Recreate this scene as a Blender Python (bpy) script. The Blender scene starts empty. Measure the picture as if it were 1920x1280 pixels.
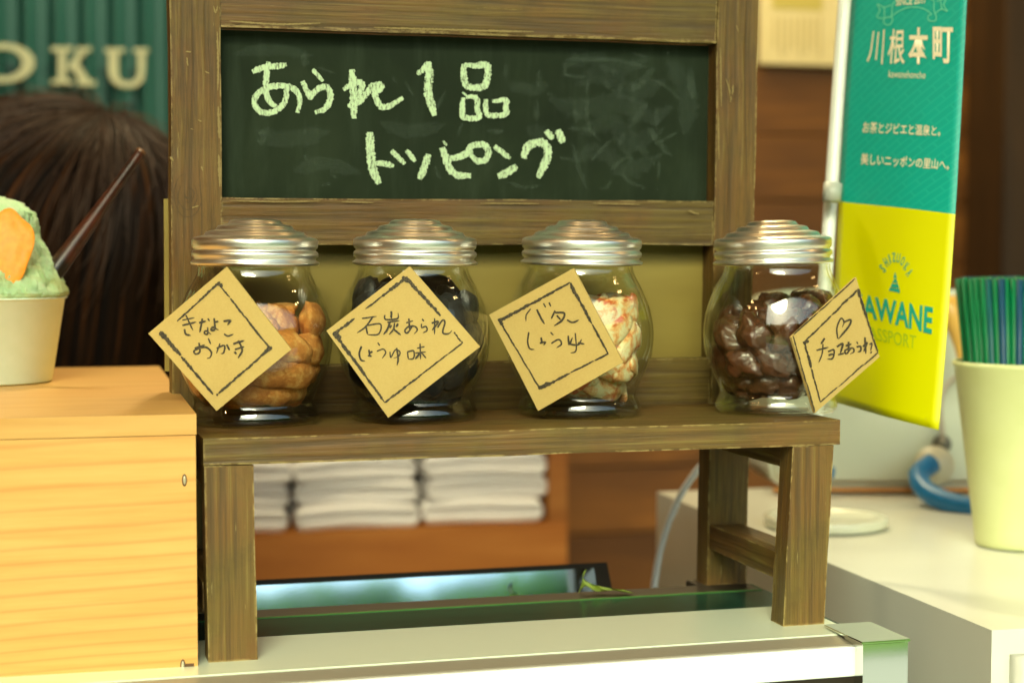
import bpy, bmesh, math, random
import numpy as np
from mathutils import Vector, Matrix, noise as mnoise
sc = bpy.context.scene
col = sc.collection
rad = math.radians
rng = random.Random(7)

# ------------------------------------------------------------------ camera
S = .36
CAM = np.array([-.2819, -2.6051, .2808]) * S
FPX = 3394.7; PITCH = -.0546; YAW = .2774
FW = np.array([math.sin(YAW)*math.cos(PITCH), math.cos(YAW)*math.cos(PITCH), math.sin(PITCH)])
RT = np.array([math.cos(YAW), -math.sin(YAW), 0.]); UP = np.cross(RT, FW)
cam_d = bpy.data.cameras.new('camera'); cam = bpy.data.objects.new('camera', cam_d); col.objects.link(cam)
cam.matrix_world = Matrix(((RT[0], UP[0], -FW[0], CAM[0]), (RT[1], UP[1], -FW[1], CAM[1]), (RT[2], UP[2], -FW[2], CAM[2]), (0, 0, 0, 1)))
cam_d.sensor_width = 36; cam_d.lens = 36*FPX/1920; cam_d.clip_start = .02; cam_d.clip_end = 500
cam_d.dof.use_dof = True; cam_d.dof.focus_distance = 1.0; cam_d.dof.aperture_fstop = 6.3
sc.camera = cam

# ------------------------------------------------------------------ world, sun, lamps, exposure
SUN_EL, SUN_AZ = 38, 200            # azimuth measured clockwise from +Y: behind the camera
w = bpy.data.worlds.new('World'); sc.world = w; w.use_nodes = True
nt = w.node_tree; nt.nodes.clear()
sky = nt.nodes.new('ShaderNodeTexSky'); sky.sky_type = 'NISHITA'; sky.sun_disc = False
sky.sun_elevation = rad(SUN_EL); sky.sun_rotation = rad(SUN_AZ); sky.dust_density = 3; sky.air_density = 1.0
bg = nt.nodes.new('ShaderNodeBackground'); bg.inputs[1].default_value = .15
wo = nt.nodes.new('ShaderNodeOutputWorld')
nt.links.new(sky.outputs[0], bg.inputs[0]); nt.links.new(bg.outputs[0], wo.inputs[0])
sd = bpy.data.lights.new('sun', 'SUN'); sun = bpy.data.objects.new('sun', sd); col.objects.link(sun)
sd.energy = 1.5; sd.angle = rad(25); sd.color = (1, .93, .78)
_a = rad(SUN_AZ); _e = rad(SUN_EL)
sdir = Vector((math.sin(_a)*math.cos(_e), math.cos(_a)*math.cos(_e), math.sin(_e)))
sun.rotation_euler = sdir.to_track_quat('Z', 'Y').to_euler(); sun.location = sdir*20
def lamp(x, y, z, p, r=.02, c=(1, .62, .3)):
    d = bpy.data.lights.new('warm_bulb_or_fill', 'POINT'); o = bpy.data.objects.new('warm_bulb_or_fill', d); col.objects.link(o)
    d.energy = p; d.shadow_soft_size = r; d.color = c; o.location = (x, y, z)
LAMPS = [(-.85, -.35, .95), (-.98, -.30, .83), (-.80, -.55, .80), (1.2, -.15, .95), (1.32, -.3, .85), (.1, .25, 1.15), (.75, .35, 1.15)]
for x, y, z in LAMPS: lamp(x, y, z, .8, c=(1, .58, .28))
lamp(.8, 1.30, 1.3, 13, .06, (1, .78, .5)); lamp(.22, .90, 1.2, 20, .06, (1, .80, .60))  # added interior fill lamps, brightening the plank wall and the towels
sc.view_settings.view_transform = 'Standard'; sc.view_settings.look = 'None'
sc.view_settings.exposure = 1.33; sc.view_settings.gamma = 1
sc.view_settings.use_white_balance = True
sc.view_settings.white_balance_temperature = 7200; sc.view_settings.white_balance_tint = -14
sc.cycles.use_denoising = True; sc.cycles.max_bounces = 10; sc.cycles.transparent_max_bounces = 24
sc.cycles.diffuse_bounces = 4; sc.cycles.glossy_bounces = 5; sc.cycles.sample_clamp_indirect = 6
sc.cycles.caustics_reflective = False; sc.cycles.caustics_refractive = False

# ------------------------------------------------------------------ helpers
def ray(u, v): return FW + RT*(u-960)/FPX - UP*(v-640)/FPX
def onz(u, v, z): d = ray(u, v); return CAM + d*(z-CAM[2])/d[2]
def ony(u, v, y): d = ray(u, v); return CAM + d*(y-CAM[1])/d[1]
def at(u, v, d): return CAM + ray(u, v)*d
def onplane(u, v, p0, n): d = ray(u, v); return CAM + d*(np.dot(np.array(p0)-CAM, n)/np.dot(d, n))
def px(p):
    d = np.array(p)-CAM; z = d@FW; return 960+FPX*(d@RT)/z, 640-FPX*(d@UP)/z, z
_matched = {}
def mat(name, base=(.5, .5, .5), rough=.6, metal=0, spec=.5, build=None, coat=0):
    if name in _matched: return _matched[name]
    m = bpy.data.materials.new(name); m.use_nodes = True; t = m.node_tree
    b = t.nodes['Principled BSDF']
    b.inputs['Base Color'].default_value = (*base, 1); b.inputs['Roughness'].default_value = rough
    b.inputs['Metallic'].default_value = metal; b.inputs['Specular IOR Level'].default_value = spec
    b.inputs['Coat Weight'].default_value = coat
    if build: build(t, b)
    _matched[name] = m; return m
def N(t, typ, **kw):
    n = t.nodes.new('ShaderNode'+typ)
    for k, v in kw.items():
        if k in n.inputs: n.inputs[k].default_value = v
        else: setattr(n, k, v)
    return n
def coords(t, scale=(1, 1, 1), kind='Object', rot=(0, 0, 0)):
    tc = N(t, 'TexCoord'); mp = N(t, 'Mapping'); mp.inputs['Scale'].default_value = scale; mp.inputs['Rotation'].default_value = rot
    t.links.new(tc.outputs[kind], mp.inputs[0]); return mp.outputs[0]
def ramp(t, fac, stops, interp='LINEAR'):
    r = N(t, 'ValToRGB'); r.color_ramp.interpolation = interp; e = r.color_ramp.elements
    while len(e) < len(stops): e.new(.5)
    for i, (p, c) in enumerate(stops):
        e[i].position = p; e[i].color = (*c, 1) if len(c) == 3 else c
    t.links.new(fac, r.inputs[0]); return r.outputs[0]
def mixc(t, fac, a, b, mode='MIX'):
    m = N(t, 'Mix'); m.data_type = 'RGBA'; m.blend_type = mode
    for s, i in ((fac, 0), (a, 6), (b, 7)):
        if hasattr(s, 'is_linked') or hasattr(s, 'links'): t.links.new(s, m.inputs[i])
        elif i == 0: m.inputs[0].default_value = s
        else: m.inputs[i].default_value = (*s, 1)
    return m.outputs[2]
def math_(t, op, a, b=None, clamp=False):
    m = N(t, 'Math'); m.operation = op; m.use_clamp = clamp
    for i, s in enumerate((a, b)):
        if s is None: continue
        if hasattr(s, 'links'): t.links.new(s, m.inputs[i])
        else: m.inputs[i].default_value = s
    return m.outputs[0]
def bump(t, b, h, dist=.001, strength=.6):
    n = N(t, 'Bump'); n.inputs['Distance'].default_value = dist; n.inputs['Strength'].default_value = strength
    t.links.new(h, n.inputs['Height']); t.links.new(n.outputs[0], b.inputs['Normal'])
def noise_(t, vec, scale, detail=4, rough=.55, dist=0):
    n = N(t, 'TexNoise'); n.inputs['Scale'].default_value = scale; n.inputs['Detail'].default_value = detail
    n.inputs['Roughness'].default_value = rough; n.inputs['Distortion'].default_value = dist
    t.links.new(vec, n.inputs['Vector']); return n.outputs[0]

def stained(axis, dark=False):
    """Weathered brown stained wood, grain along one axis, worn pale edges."""
    sc_ = [26, 26, 26]; sc_[axis] = 1.6
    fine = [190, 190, 190]; fine[axis] = 7
    def f(t, b):
        v = coords(t, sc_); g = noise_(t, v, 1.3, 6, .62, .25)
        fib = [420, 420, 420]; fib[axis] = 9
        g2 = noise_(t, coords(t, fine), 1.0, 5, .65, .3); g3 = noise_(t, coords(t, fib), 1.0, 3, .6)
        big = noise_(t, coords(t, (9, 9, 9)), 1.3, 5, .65); sm = noise_(t, coords(t, (34, 34, 34)), 1.2, 5, .7)
        c = ramp(t, g, [(.30, (.084, .038, .008)), (.50, (.130, .063, .012)), (.70, (.172, .092, .018))])
        c = mixc(t, ramp(t, big, [(.44, (0, 0, 0)), (.62, (.6, .6, .6))]), c, (.110, .090, .014))
        c = mixc(t, ramp(t, sm, [(.50, (0, 0, 0)), (.70, (.5, .5, .5))]), c, (.066, .038, .007))
        c = mixc(t, ramp(t, g2, [(.34, (.62, .62, .62)), (.48, (0, 0, 0))]), c, (.052, .029, .008))
        c = mixc(t, ramp(t, g3, [(.36, (.55, .55, .55)), (.50, (0, 0, 0))]), c, (.055, .032, .007))
        c = mixc(t, ramp(t, g3, [(.58, (0, 0, 0)), (.72, (.55, .55, .55))]), c, (.22, .165, .045))
        # chipped paint flecks
        fl = noise_(t, coords(t, [s_*2.2 for s_ in sc_]), 5, 4, .75)
        c = mixc(t, ramp(t, fl, [(.68, (0, 0, 0)), (.72, (.6, .6, .6))]), c, (.34, .27, .10))
        # worn edges
        bv = N(t, 'Bevel'); bv.samples = 4; bv.inputs['Radius'].default_value = .0020
        ge = N(t, 'NewGeometry'); dp = N(t, 'VectorMath'); dp.operation = 'DOT_PRODUCT'
        t.links.new(bv.outputs[0], dp.inputs[0]); t.links.new(ge.outputs['Normal'], dp.inputs[1])
        ed = math_(t, 'SUBTRACT', 1.0, dp.outputs['Value'])
        wn = noise_(t, coords(t, (60, 60, 60)), 1.4, 6, .75)
        ed = math_(t, 'MULTIPLY', math_(t, 'MULTIPLY', ed, 9), ramp(t, wn, [(.48, (0, 0, 0)), (.62, (.8, .8, .8))]), True)
        c = mixc(t, ed, c, (.42, .32, .12))
        t.links.new(c, b.inputs['Base Color'])
        h = math_(t, 'ADD', math_(t, 'MULTIPLY', g, .6), math_(t, 'ADD', g2, math_(t, 'MULTIPLY', g3, .5)))
        bump(t, b, h, .0012, .8)
        t.links.new(ramp(t, g, [(.3, (.42, .42, .42)), (.7, (.66, .66, .66))]), b.inputs['Roughness'])
    return mat('stained_wood_%s' % 'xyz'[axis], rough=.55, build=f)
WX, WY, WZ = stained(0), stained(1), stained(2)

def link(name, me, m, parent=None):
    o = bpy.data.objects.new(name, me); col.objects.link(o)
    if m is not None and not me.materials:
        for mm in (m if isinstance(m, (list, tuple)) else [m]): me.materials.append(mm)
    if parent is not None: o.parent = parent
    return o
def from_bm(name, bm, m, parent=None, smooth=False, loc=None):
    me = bpy.data.meshes.new(name)
    bmesh.ops.recalc_face_normals(bm, faces=bm.faces)
    bm.to_mesh(me); bm.free()
    if smooth:
        for p in me.polygons: p.use_smooth = True
    o = link(name, me, m, parent)
    if loc is not None: o.location = loc
    return o
def rebase(o):
    """Put the object's origin at its bounding-box centre, keep the shape where it is."""
    me = o.data; n = len(me.vertices); a = np.empty(n*3); me.vertices.foreach_get('co', a); a = a.reshape(-1, 3)
    c = (a.min(0)+a.max(0))/2; me.vertices.foreach_set('co', (a-c).ravel()); o.location = Vector(o.location)+Vector(c); return o
def tag(o, label=None, cat=None, group=None, kind=None):
    for k, v in (('label', label), ('category', cat), ('group', group), ('kind', kind)):
        if v: o[k] = v
    return o
def thing(name, loc, label, cat, group=None, rz=0):
    o = bpy.data.objects.new(name, None); col.objects.link(o); o.location = loc; o.rotation_euler.z = rz
    o.empty_display_size = .02
    return tag(o, label, cat, group)
def box8(corners, bev=.001, seg=2, sub=0):
    """Hexahedron; corners = bottom 4 then top 4, counter-clockwise."""
    bm = bmesh.new(); v = [bm.verts.new(tuple(c)) for c in corners]
    for f in ((3, 2, 1, 0), (4, 5, 6, 7), (0, 1, 5, 4), (1, 2, 6, 5), (2, 3, 7, 6), (3, 0, 4, 7)):
        bm.faces.new([v[i] for i in f])
    if sub: bmesh.ops.subdivide_edges(bm, edges=bm.edges[:], cuts=sub, use_grid_fill=True)
    if bev:
        ed = [e for e in bm.edges if e.calc_face_angle(0) > .5]
        bmesh.ops.bevel(bm, geom=ed, offset=bev, segments=seg, profile=.6, affect='EDGES')
    return bm
def cbox(x0, x1, y0, y1, z0, z1, **k):
    return box8([(x0, y0, z0), (x1, y0, z0), (x1, y1, z0), (x0, y1, z0), (x0, y0, z1), (x1, y0, z1), (x1, y1, z1), (x0, y1, z1)], **k)
def add_box(name, x0, x1, y0, y1, z0, z1, m, parent=None, bev=.001, seg=2, wob=0):
    """Box whose origin is its centre, relative to its parent's location."""
    c = Vector(((x0+x1)/2, (y0+y1)/2, (z0+z1)/2))
    hx, hy, hz = (x1-x0)/2, (y1-y0)/2, (z1-z0)/2
    bm = cbox(-hx, hx, -hy, hy, -hz, hz, bev=bev, seg=seg)
    if wob:
        ax = [hx, hy, hz].index(max(hx, hy, hz))
        L = [hx, hy, hz][ax]
        for i in range(1, 9):
            p = [0, 0, 0]; p[ax] = -L+2*L*i/9; nn = [0, 0, 0]; nn[ax] = 1
            bmesh.ops.bisect_plane(bm, geom=bm.verts[:]+bm.edges[:]+bm.faces[:], plane_co=p, plane_no=nn)
        for v in bm.verts:
            q = Vector(v.co)+c
            v.co += Vector(mnoise.noise_vector(q*18))*wob + Vector(mnoise.noise_vector(q*70))*wob*.45
    o = from_bm(name, bm, m, parent); o.location = c - (Vector(parent.location) if parent else Vector())
    return o
def lathe(prof, n=64, cap=False):
    bm = bmesh.new(); rings = []
    for r, z in prof:
        if r < 1e-6: rings.append([bm.verts.new((0, 0, z))])
        else: rings.append([bm.verts.new((r*math.cos(2*math.pi*i/n), r*math.sin(2*math.pi*i/n), z)) for i in range(n)])
    for a, b in zip(rings, rings[1:]):
        for i in range(n):
            j = (i+1) % n
            if len(a) == 1 and len(b) == 1: continue
            if len(a) == 1: bm.faces.new((a[0], b[j], b[i]))
            elif len(b) == 1: bm.faces.new((a[i], a[j], b[0]))
            else: bm.faces.new((a[i], a[j], b[j], b[i]))
    return bm
def smooth_pts(pts, step):
    p = [np.array(q, float) for q in pts]
    if len(p) < 3:
        n = max(2, int(np.linalg.norm(p[1]-p[0])/step)+1); return [p[0]+(p[1]-p[0])*i/(n-1) for i in range(n)]
    e = [2*p[0]-p[1]]+p+[2*p[-1]-p[-2]]; out = []
    for i in range(1, len(e)-2):
        a, b, c, d = e[i-1:i+3]; n = max(1, int(np.linalg.norm(c-b)/step))
        for k in range(n):
            t = k/n
            out.append(.5*((2*b)+(-a+c)*t+(2*a-5*b+4*c-d)*t*t+(-a+3*b-3*c+d)*t**3))
    out.append(p[-1]); return out
def tube(pts, r, n=10, step=.006, radii=None):
    P = smooth_pts(pts, step); bm = bmesh.new(); rings = []
    up = np.array((0, 0, 1.)); prev = None
    for i, p in enumerate(P):
        d = P[min(i+1, len(P)-1)]-P[max(i-1, 0)]; d = d/(np.linalg.norm(d)+1e-12)
        a = np.cross(d, up if prev is None else prev)
        if np.linalg.norm(a) < 1e-3: a = np.cross(d, (1, 0, 0))
        a /= np.linalg.norm(a); b = np.cross(a, d); prev = b
        rr = r if radii is None else np.interp(i/(len(P)-1), np.linspace(0, 1, len(radii)), radii)
        rings.append([bm.verts.new(tuple(p+rr*(a*math.cos(2*math.pi*k/n)+b*math.sin(2*math.pi*k/n)))) for k in range(n)])
    for A, B in zip(rings, rings[1:]):
        for k in range(n): bm.faces.new((A[k], A[(k+1) % n], B[(k+1) % n], B[k]))
    bm.faces.new(rings[0][::-1]); bm.faces.new(rings[-1])
    return bm
class Ink:
    """Collects brush or chalk strokes given in picture pixels and lays them on a surface."""
    def __init__(s, proj, step=3, jit=.12): s.v = []; s.f = []; s.proj = proj; s.k = 0; s.step = step; s.jit = jit; s.h0 = 0
    def stroke(s, pts, w, taper=(.75, .6), org=(0, 0), sc_=1.0, smooth=True):
        pts = [(org[0]+x/sc_, org[1]+y/sc_) for x, y in pts]; w = w/sc_
        P = smooth_pts(pts, s.step) if smooth else pts
        P = [np.array(p) for p in P]; n = len(P); s.k += 1; base = len(s.v)
        for i, p in enumerate(P):
            d = P[min(i+1, n-1)]-P[max(i-1, 0)]; d = d/(np.linalg.norm(d)+1e-9); nn = np.array((-d[1], d[0]))
            t = i/max(1, n-1)
            ww = w/2*min(1, taper[0]+(1-taper[0])*min(1, t*6), taper[1]+(1-taper[1])*min(1, (1-t)*5))
            h = .00003*(s.k % 12)+.000002*i
            for sg in (1, -1):
                q = p+nn*sg*ww*(1+rng.uniform(-s.jit, s.jit)); s.v.append((q[0], q[1], h))
        for i in range(n-1):
            a = base+2*i; s.f.append((a, a+1, a+3, a+2))
    def poly(s, pts):
        s.k += 1; b = len(s.v)
        for p in pts: s.v.append((p[0], p[1], .00003*(s.k % 12)))
        s.f.append(tuple(range(b, b+len(pts))))
    def build(s, name, m, parent, inv=None):
        me = bpy.data.meshes.new(name); V = []
        for u, v, h in s.v:
            q = s.proj(u, v, h+.00012); V.append(tuple(q))
        if inv is not None: V = [tuple(inv @ Vector(q)) for q in V]
        me.from_pydata(V, [], s.f); me.update()
        return link(name, me, m, parent)

# ------------------------------------------------------------------ materials
def thin_glass(t, b):
    out = t.nodes['Material Output']; t.nodes.remove(b)
    tr = N(t, 'BsdfTransparent'); tr.inputs[0].default_value = (.975, .985, .955, 1)
    gl = N(t, 'BsdfGlossy'); gl.inputs['Roughness'].default_value = .015; gl.inputs[0].default_value = (1, 1, 1, 1)
    lw = N(t, 'LayerWeight'); lw.inputs[0].default_value = .5      # Schlick's law, the same from both sides
    fr = math_(t, 'ADD', math_(t, 'MULTIPLY', math_(t, 'POWER', lw.outputs['Facing'], 5.0), .90), .045)
    mx = N(t, 'MixShader'); t.links.new(fr, mx.inputs[0]); t.links.new(tr.outputs[0], mx.inputs[1]); t.links.new(gl.outputs[0], mx.inputs[2])
    t.links.new(mx.outputs[0], out.inputs[0])
GLASS = mat('jar_glass', build=thin_glass)
def alu_(t, b):
    v = coords(t, (40, 40, 900)); n = noise_(t, v, 1, 3, .5)
    t.links.new(ramp(t, n, [(.3, (.28, .28, .28)), (.7, (.40, .40, .40))]), b.inputs['Roughness'])
    bump(t, b, noise_(t, coords(t, (300, 300, 300)), 1, 2), .0002, .12)
ALU = mat('spun_aluminium', (.88, .87, .82), .26, 1, build=alu_)
STEEL = mat('brushed_steel', (.88, .97, .78), .26, .35)
CHROME = mat('polished_chrome', (.72, .75, .70), .04, 1)
def kraft_(t, b):
    n = noise_(t, coords(t, (1, 1, 1)), 900, 4, .7); n2 = noise_(t, coords(t, (1, 1, 1)), 45, 3, .6)
    c = ramp(t, n, [(.3, (.46, .325, .105)), (.7, (.51, .365, .125))])
    c = mixc(t, ramp(t, n2, [(.4, (0, 0, 0)), (.7, (.3, .3, .3))]), c, (.54, .41, .15))
    t.links.new(c, b.inputs['Base Color']); bump(t, b, n, .0002, .3)
KRAFT = mat('kraft_card', rough=.85, build=kraft_)
def ink_(t, b):
    n = noise_(t, coords(t, (1, 1, 1)), 1500, 3, .7)
    t.links.new(ramp(t, n, [(.42, (.012, .012, .01)), (.68, (.12, .085, .035))]), b.inputs['Base Color'])
INK = mat('brush_pen_ink', rough=.7, build=ink_)
def chalk_(dens, colr):
    def f(t, b):
        out = t.nodes['Material Output']; b.inputs['Base Color'].default_value = (*colr, 1); b.inputs['Roughness'].default_value = .95
        n = noise_(t, coords(t, (1000, 1000, 260), rot=(0, .8, 0)), 1.1, 4, .7)
        n2 = noise_(t, coords(t, (1, 1, 1)), 2600, 2, .6)
        f_ = math_(t, 'ADD', math_(t, 'MULTIPLY', n, .75), math_(t, 'MULTIPLY', n2, .25))
        a = ramp(t, f_, dens)
        tr = N(t, 'BsdfTransparent'); mx = N(t, 'MixShader'); t.links.new(a, mx.inputs[0]); t.links.new(tr.outputs[0], mx.inputs[1])
        t.links.new(b.outputs[0], mx.inputs[2]); t.links.new(mx.outputs[0], out.inputs[0])
    return f
CHALK = mat('chalk', rough=.95, build=chalk_([(.36, (.0,)*3), (.50, (.95,)*3)], (.58, .74, .47)))
CHALK_SOFT = mat('rubbed_chalk', rough=.95, build=chalk_([(.40, (0,)*3), (.70, (.17,)*3)], (.24, .32, .25)))
def board_(t, b):
    n = noise_(t, coords(t, (5, 5, 5)), 1.6, 5, .6, .8); n2 = noise_(t, coords(t, (30, 30, 4), rot=(0, .5, 0)), 2, 5, .65)
    c = ramp(t, n, [(.3, (.009, .015, .0075)), (.55, (.015, .024, .0115)), (.75, (.028, .040, .021))])
    c = mixc(t, ramp(t, n2, [(.5, (0, 0, 0)), (.8, (.3, .3, .3))]), c, (.06, .085, .055))
    t.links.new(c, b.inputs['Base Color']); bump(t, b, noise_(t, coords(t, (1, 1, 1)), 900, 2), .0002, .2)
BOARD = mat('chalkboard_slate', rough=.8, build=board_, spec=.18)
def ply_(t, b):
    n = noise_(t, coords(t, (3, 3, 14)), 2, 4, .5)
    t.links.new(ramp(t, n, [(.3, (.215, .160, .034)), (.7, (.29, .225, .052))]), b.inputs['Base Color'])
PLY = mat('pale_plywood', rough=.5, build=ply_)
def paper_noise(c1, c2, s=200):
    def f(t, b):
        n = noise_(t, coords(t), s, 3); t.links.new(ramp(t, n, [(.3, c1), (.7, c2)]), b.inputs['Base Color'])
    return f

# ------------------------------------------------------------------ display stand
Z0 = -.3244*S                                     # level of the counter top
stand = thing('display_stand', (0, 0, Z0), 'weathered brown wooden bench stand with a chalkboard back, holding four glass jars', 'display stand')
sub_ = []
def fy(z): return .350*S - .036*(z/S+.324)/.98*S   # front face of the back frame (leans forward a little)
T_ = .0389*S
add_box('shelf_board', 0, 1*S, 0, .3365*S, -T_, 0, WX, stand, bev=.0012, wob=.0006)
def leg(x0, x1, y0, y1, dx):
    zb, zt = Z0, -T_-.0003
    cx, cy, cz = (x0+x1)/2, (y0+y1)/2, (zb+zt)/2
    c8 = [(x0+dx, y0, zb), (x1+dx, y0, zb), (x1+dx, y1, zb), (x0+dx, y1, zb), (x0, y0, zt), (x1, y0, zt), (x1, y1, zt), (x0, y1, zt)]
    bm = box8([(a-cx, b-cy, c-cz) for a, b, c in c8], bev=.0013)
    for i in range(1, 8):
        bmesh.ops.bisect_plane(bm, geom=bm.verts[:]+bm.edges[:]+bm.faces[:], plane_co=(0, 0, (zb-cz)+(zt-zb)*i/8), plane_no=(0, 0, 1))
    for v in bm.verts:
        if abs(v.co.z-(zb-cz)) > .003: v.co += Vector(mnoise.noise_vector((Vector(v.co)+Vector((cx, cy, 0)))*28))*.0006
    o = from_bm('leg', bm, WZ, stand); o.location = (cx, cy, cz-Z0); return o
leg(.0005*S, .0715*S, .001*S, .048*S, .004*S)
leg(.9195*S, .9905*S, .001*S, .048*S, -.014*S)
def beam(name, x0, x1, z0, z1, d0, d1, m, zs=1):
    """Beam of the leaning back frame: x-range, height range, depth behind the frame's front face."""
    c8 = [(x0, fy(z0)+d0, z0), (x1, fy(z0)+d0, z0), (x1, fy(z0)+d1, z0), (x0, fy(z0)+d1, z0),
          (x0, fy(z1)+d0, z1), (x1, fy(z1)+d0, z1), (x1, fy(z1)+d1, z1), (x0, fy(z1)+d1, z1)]
    c = np.mean(c8, axis=0); bm = box8([tuple(np.array(q)-c) for q in c8], bev=.0012)
    L = 0 if (x1-x0) > (z1-z0) else 2; a, b_ = (x0, x1) if L == 0 else (z0, z1); nn = [0, 0, 0]; nn[L] = 1
    for i in range(1, 14):
        p = [0, 0, 0]; p[L] = a+(b_-a)*i/14-c[L]
        bmesh.ops.bisect_plane(bm, geom=bm.verts[:]+bm.edges[:]+bm.faces[:], plane_co=p, plane_no=nn)
    for v in bm.verts:
        if v.co.z + c[2] > Z0+.004: v.co += Vector(mnoise.noise_vector((Vector(v.co)+Vector(c))*24))*.0006
    o = from_bm(name, bm, m, stand); o.location = Vector(c)-stand.location; return o
PD = .050*S
beam('post', -.012*S, .0676*S, Z0, .74*S, 0, PD, WZ)
beam('post', .9175*S, .9925*S, Z0, .74*S, 0, PD, WZ)
XL, XR = .0680*S, .9171*S
beam('top_rail', XL, XR, .6265*S, .7405*S, .0015, PD-.001, WX)
beam('moulding', XL+.0002, XR-.0002, .6228*S, .6261*S, -.0004, PD-.006, WX)
beam('middle_rail', XL, XR, .2765*S, .3525*S, .001, PD-.001, WX)
beam('lower_rail', XL, XR, -.018*S, .079*S, .0020, PD-.001, WX)
beam('seat_rail', XL, XR, -.075*S, -T_-.0006, .006, PD-.003, WX)
# side rails under the shelf and between the legs
for x0, x1 in ((.006*S, .066*S), (.924*S, .984*S)):
    add_box('side_rail', x0, x1, .0485*S, .349*S, -.078*S, -T_-.0004, WY, stand, bev=.001, wob=.0004)
    add_box('stretcher', x0-.004*S, x1-.004*S, .0485*S, .352*S, -.259*S, -.216*S, WY, stand, bev=.001, wob=.0004)
# the lines at which rails meet posts stay open by a hair, as in the photograph
chalkb = beam('chalkboard', XL+.0006, XR-.0006, .3530*S, .6222*S, PD-.0065, PD-.0025, BOARD)
BD = PD-.0065
def board_pt(u, v, h):
    n = np.array((0, -1, -.0367)); n /= np.linalg.norm(n)
    z = .49*S; p0 = (0, fy(z)+BD, z)
    return onplane(u, v, p0, n)+n*(h+.0008)
beam('backing_panel', -.0185*S, .940*S, .071*S, .352*S, PD+.0006, PD+.0036, PLY)

KNOT = mat('knot_wood', (.078, .044, .012), .6); SCR = mat('bare_wood_scratch', (.27, .20, .075), .8)
def face_pt(u, v, h):
    n = np.array((0, -1, -.0367)); n /= np.linalg.norm(n); z = .49*S
    return onplane(u, v, (0, fy(z), z), n)+n*(h+.0004)
stinv = Matrix.Translation(-stand.location)
kn = Ink(face_pt, 2, .35)
for cx, cy, k0 in ((352, 366, 1.0), (1374, 168, .55), (372, 640, .7)):
    for rx_, ry_, wd in ((5, 6, 3.5), (11, 15, 1.6), (18, 27, 1.3), (25, 42, 1.1)):
        kn.stroke([(cx+k0*(rx_+rng.uniform(-1.5, 1.5))*math.cos(a*.6+rx_), cy+k0*(ry_+rng.uniform(-2, 2))*math.sin(a*.6+rx_)) for a in range(rng.choice((7, 9, 10)))], wd*(.6+.4*k0), (.3, .3))
kn.stroke([(361, 20), (362, 110), (359, 180), (362, 260)], 1.8, (.3, .3)); kn.stroke([(345, 130), (350, 190), (347, 300)], 1.2, (.3, .3)); kn.stroke([(372, 300), (378, 420), (370, 560)], 1.4, (.3, .3))
kn.stroke([(1398, 20), (1396, 160), (1399, 330)], 1.6, (.3, .3)); kn.stroke([(1362, 240), (1366, 330), (1360, 440)], 1.2, (.3, .3))
kn.build('wood_knot', KNOT, stand, stinv)['kind'] = 'stuff'
kn = Ink(face_pt, 2, .5)
for pts, wd in (([(400, 12), (404, 24), (408, 12)], 2.5), ([(348, 97), (358, 98)], 3), ([(350, 108), (352, 124)], 2.5), ([(384, 134), (392, 138)], 3), ([(371, 225), (378, 228)], 3), ([(357, 242), (363, 243)], 2), ([(377, 312), (380, 320)], 2.5), ([(318, 294), (325, 302)], 3),
    ([(360, 390), (372, 385)], 3), ([(1360, 148), (1366, 165), (1368, 180)], 2), ([(1374, 160), (1372, 178)], 2.5), ([(1380, 48), (1384, 60)], 2), ([(1370, 180), (1369, 192)], 2.5), ([(407, 60), (409, 120), (408, 170)], 3.5), ([(409, 200), (411, 260)], 4), ([(410, 290), (412, 350)], 4),
    ([(430, 376), (520, 378), (600, 377)], 2.5), ([(640, 378), (700, 380)], 2), ([(900, 381), (1010, 382)], 2), ([(1110, 381), (1200, 383)], 2), ([(430, 40), (520, 46), (600, 44)], 3), ([(700, 52), (900, 58), (1000, 60)], 3), ([(1290, 395), (1310, 402)], 2.5), ([(1350, 90), (1352, 200)], 2), ([(1346, 210), (1347, 300)], 2)):
    kn.stroke(pts, wd, (.4, .4))
kn.build('bare_scratch', SCR, stand, stinv)['kind'] = 'stuff'
inv = chalkb.matrix_basis.inverted()
inv = Matrix.Translation(-(chalkb.location+stand.location))
O2, K2 = (400, 60), 3.764
O3, K3 = (860, 60), 3.31
ink = Ink(board_pt, 1.3, .26)
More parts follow.
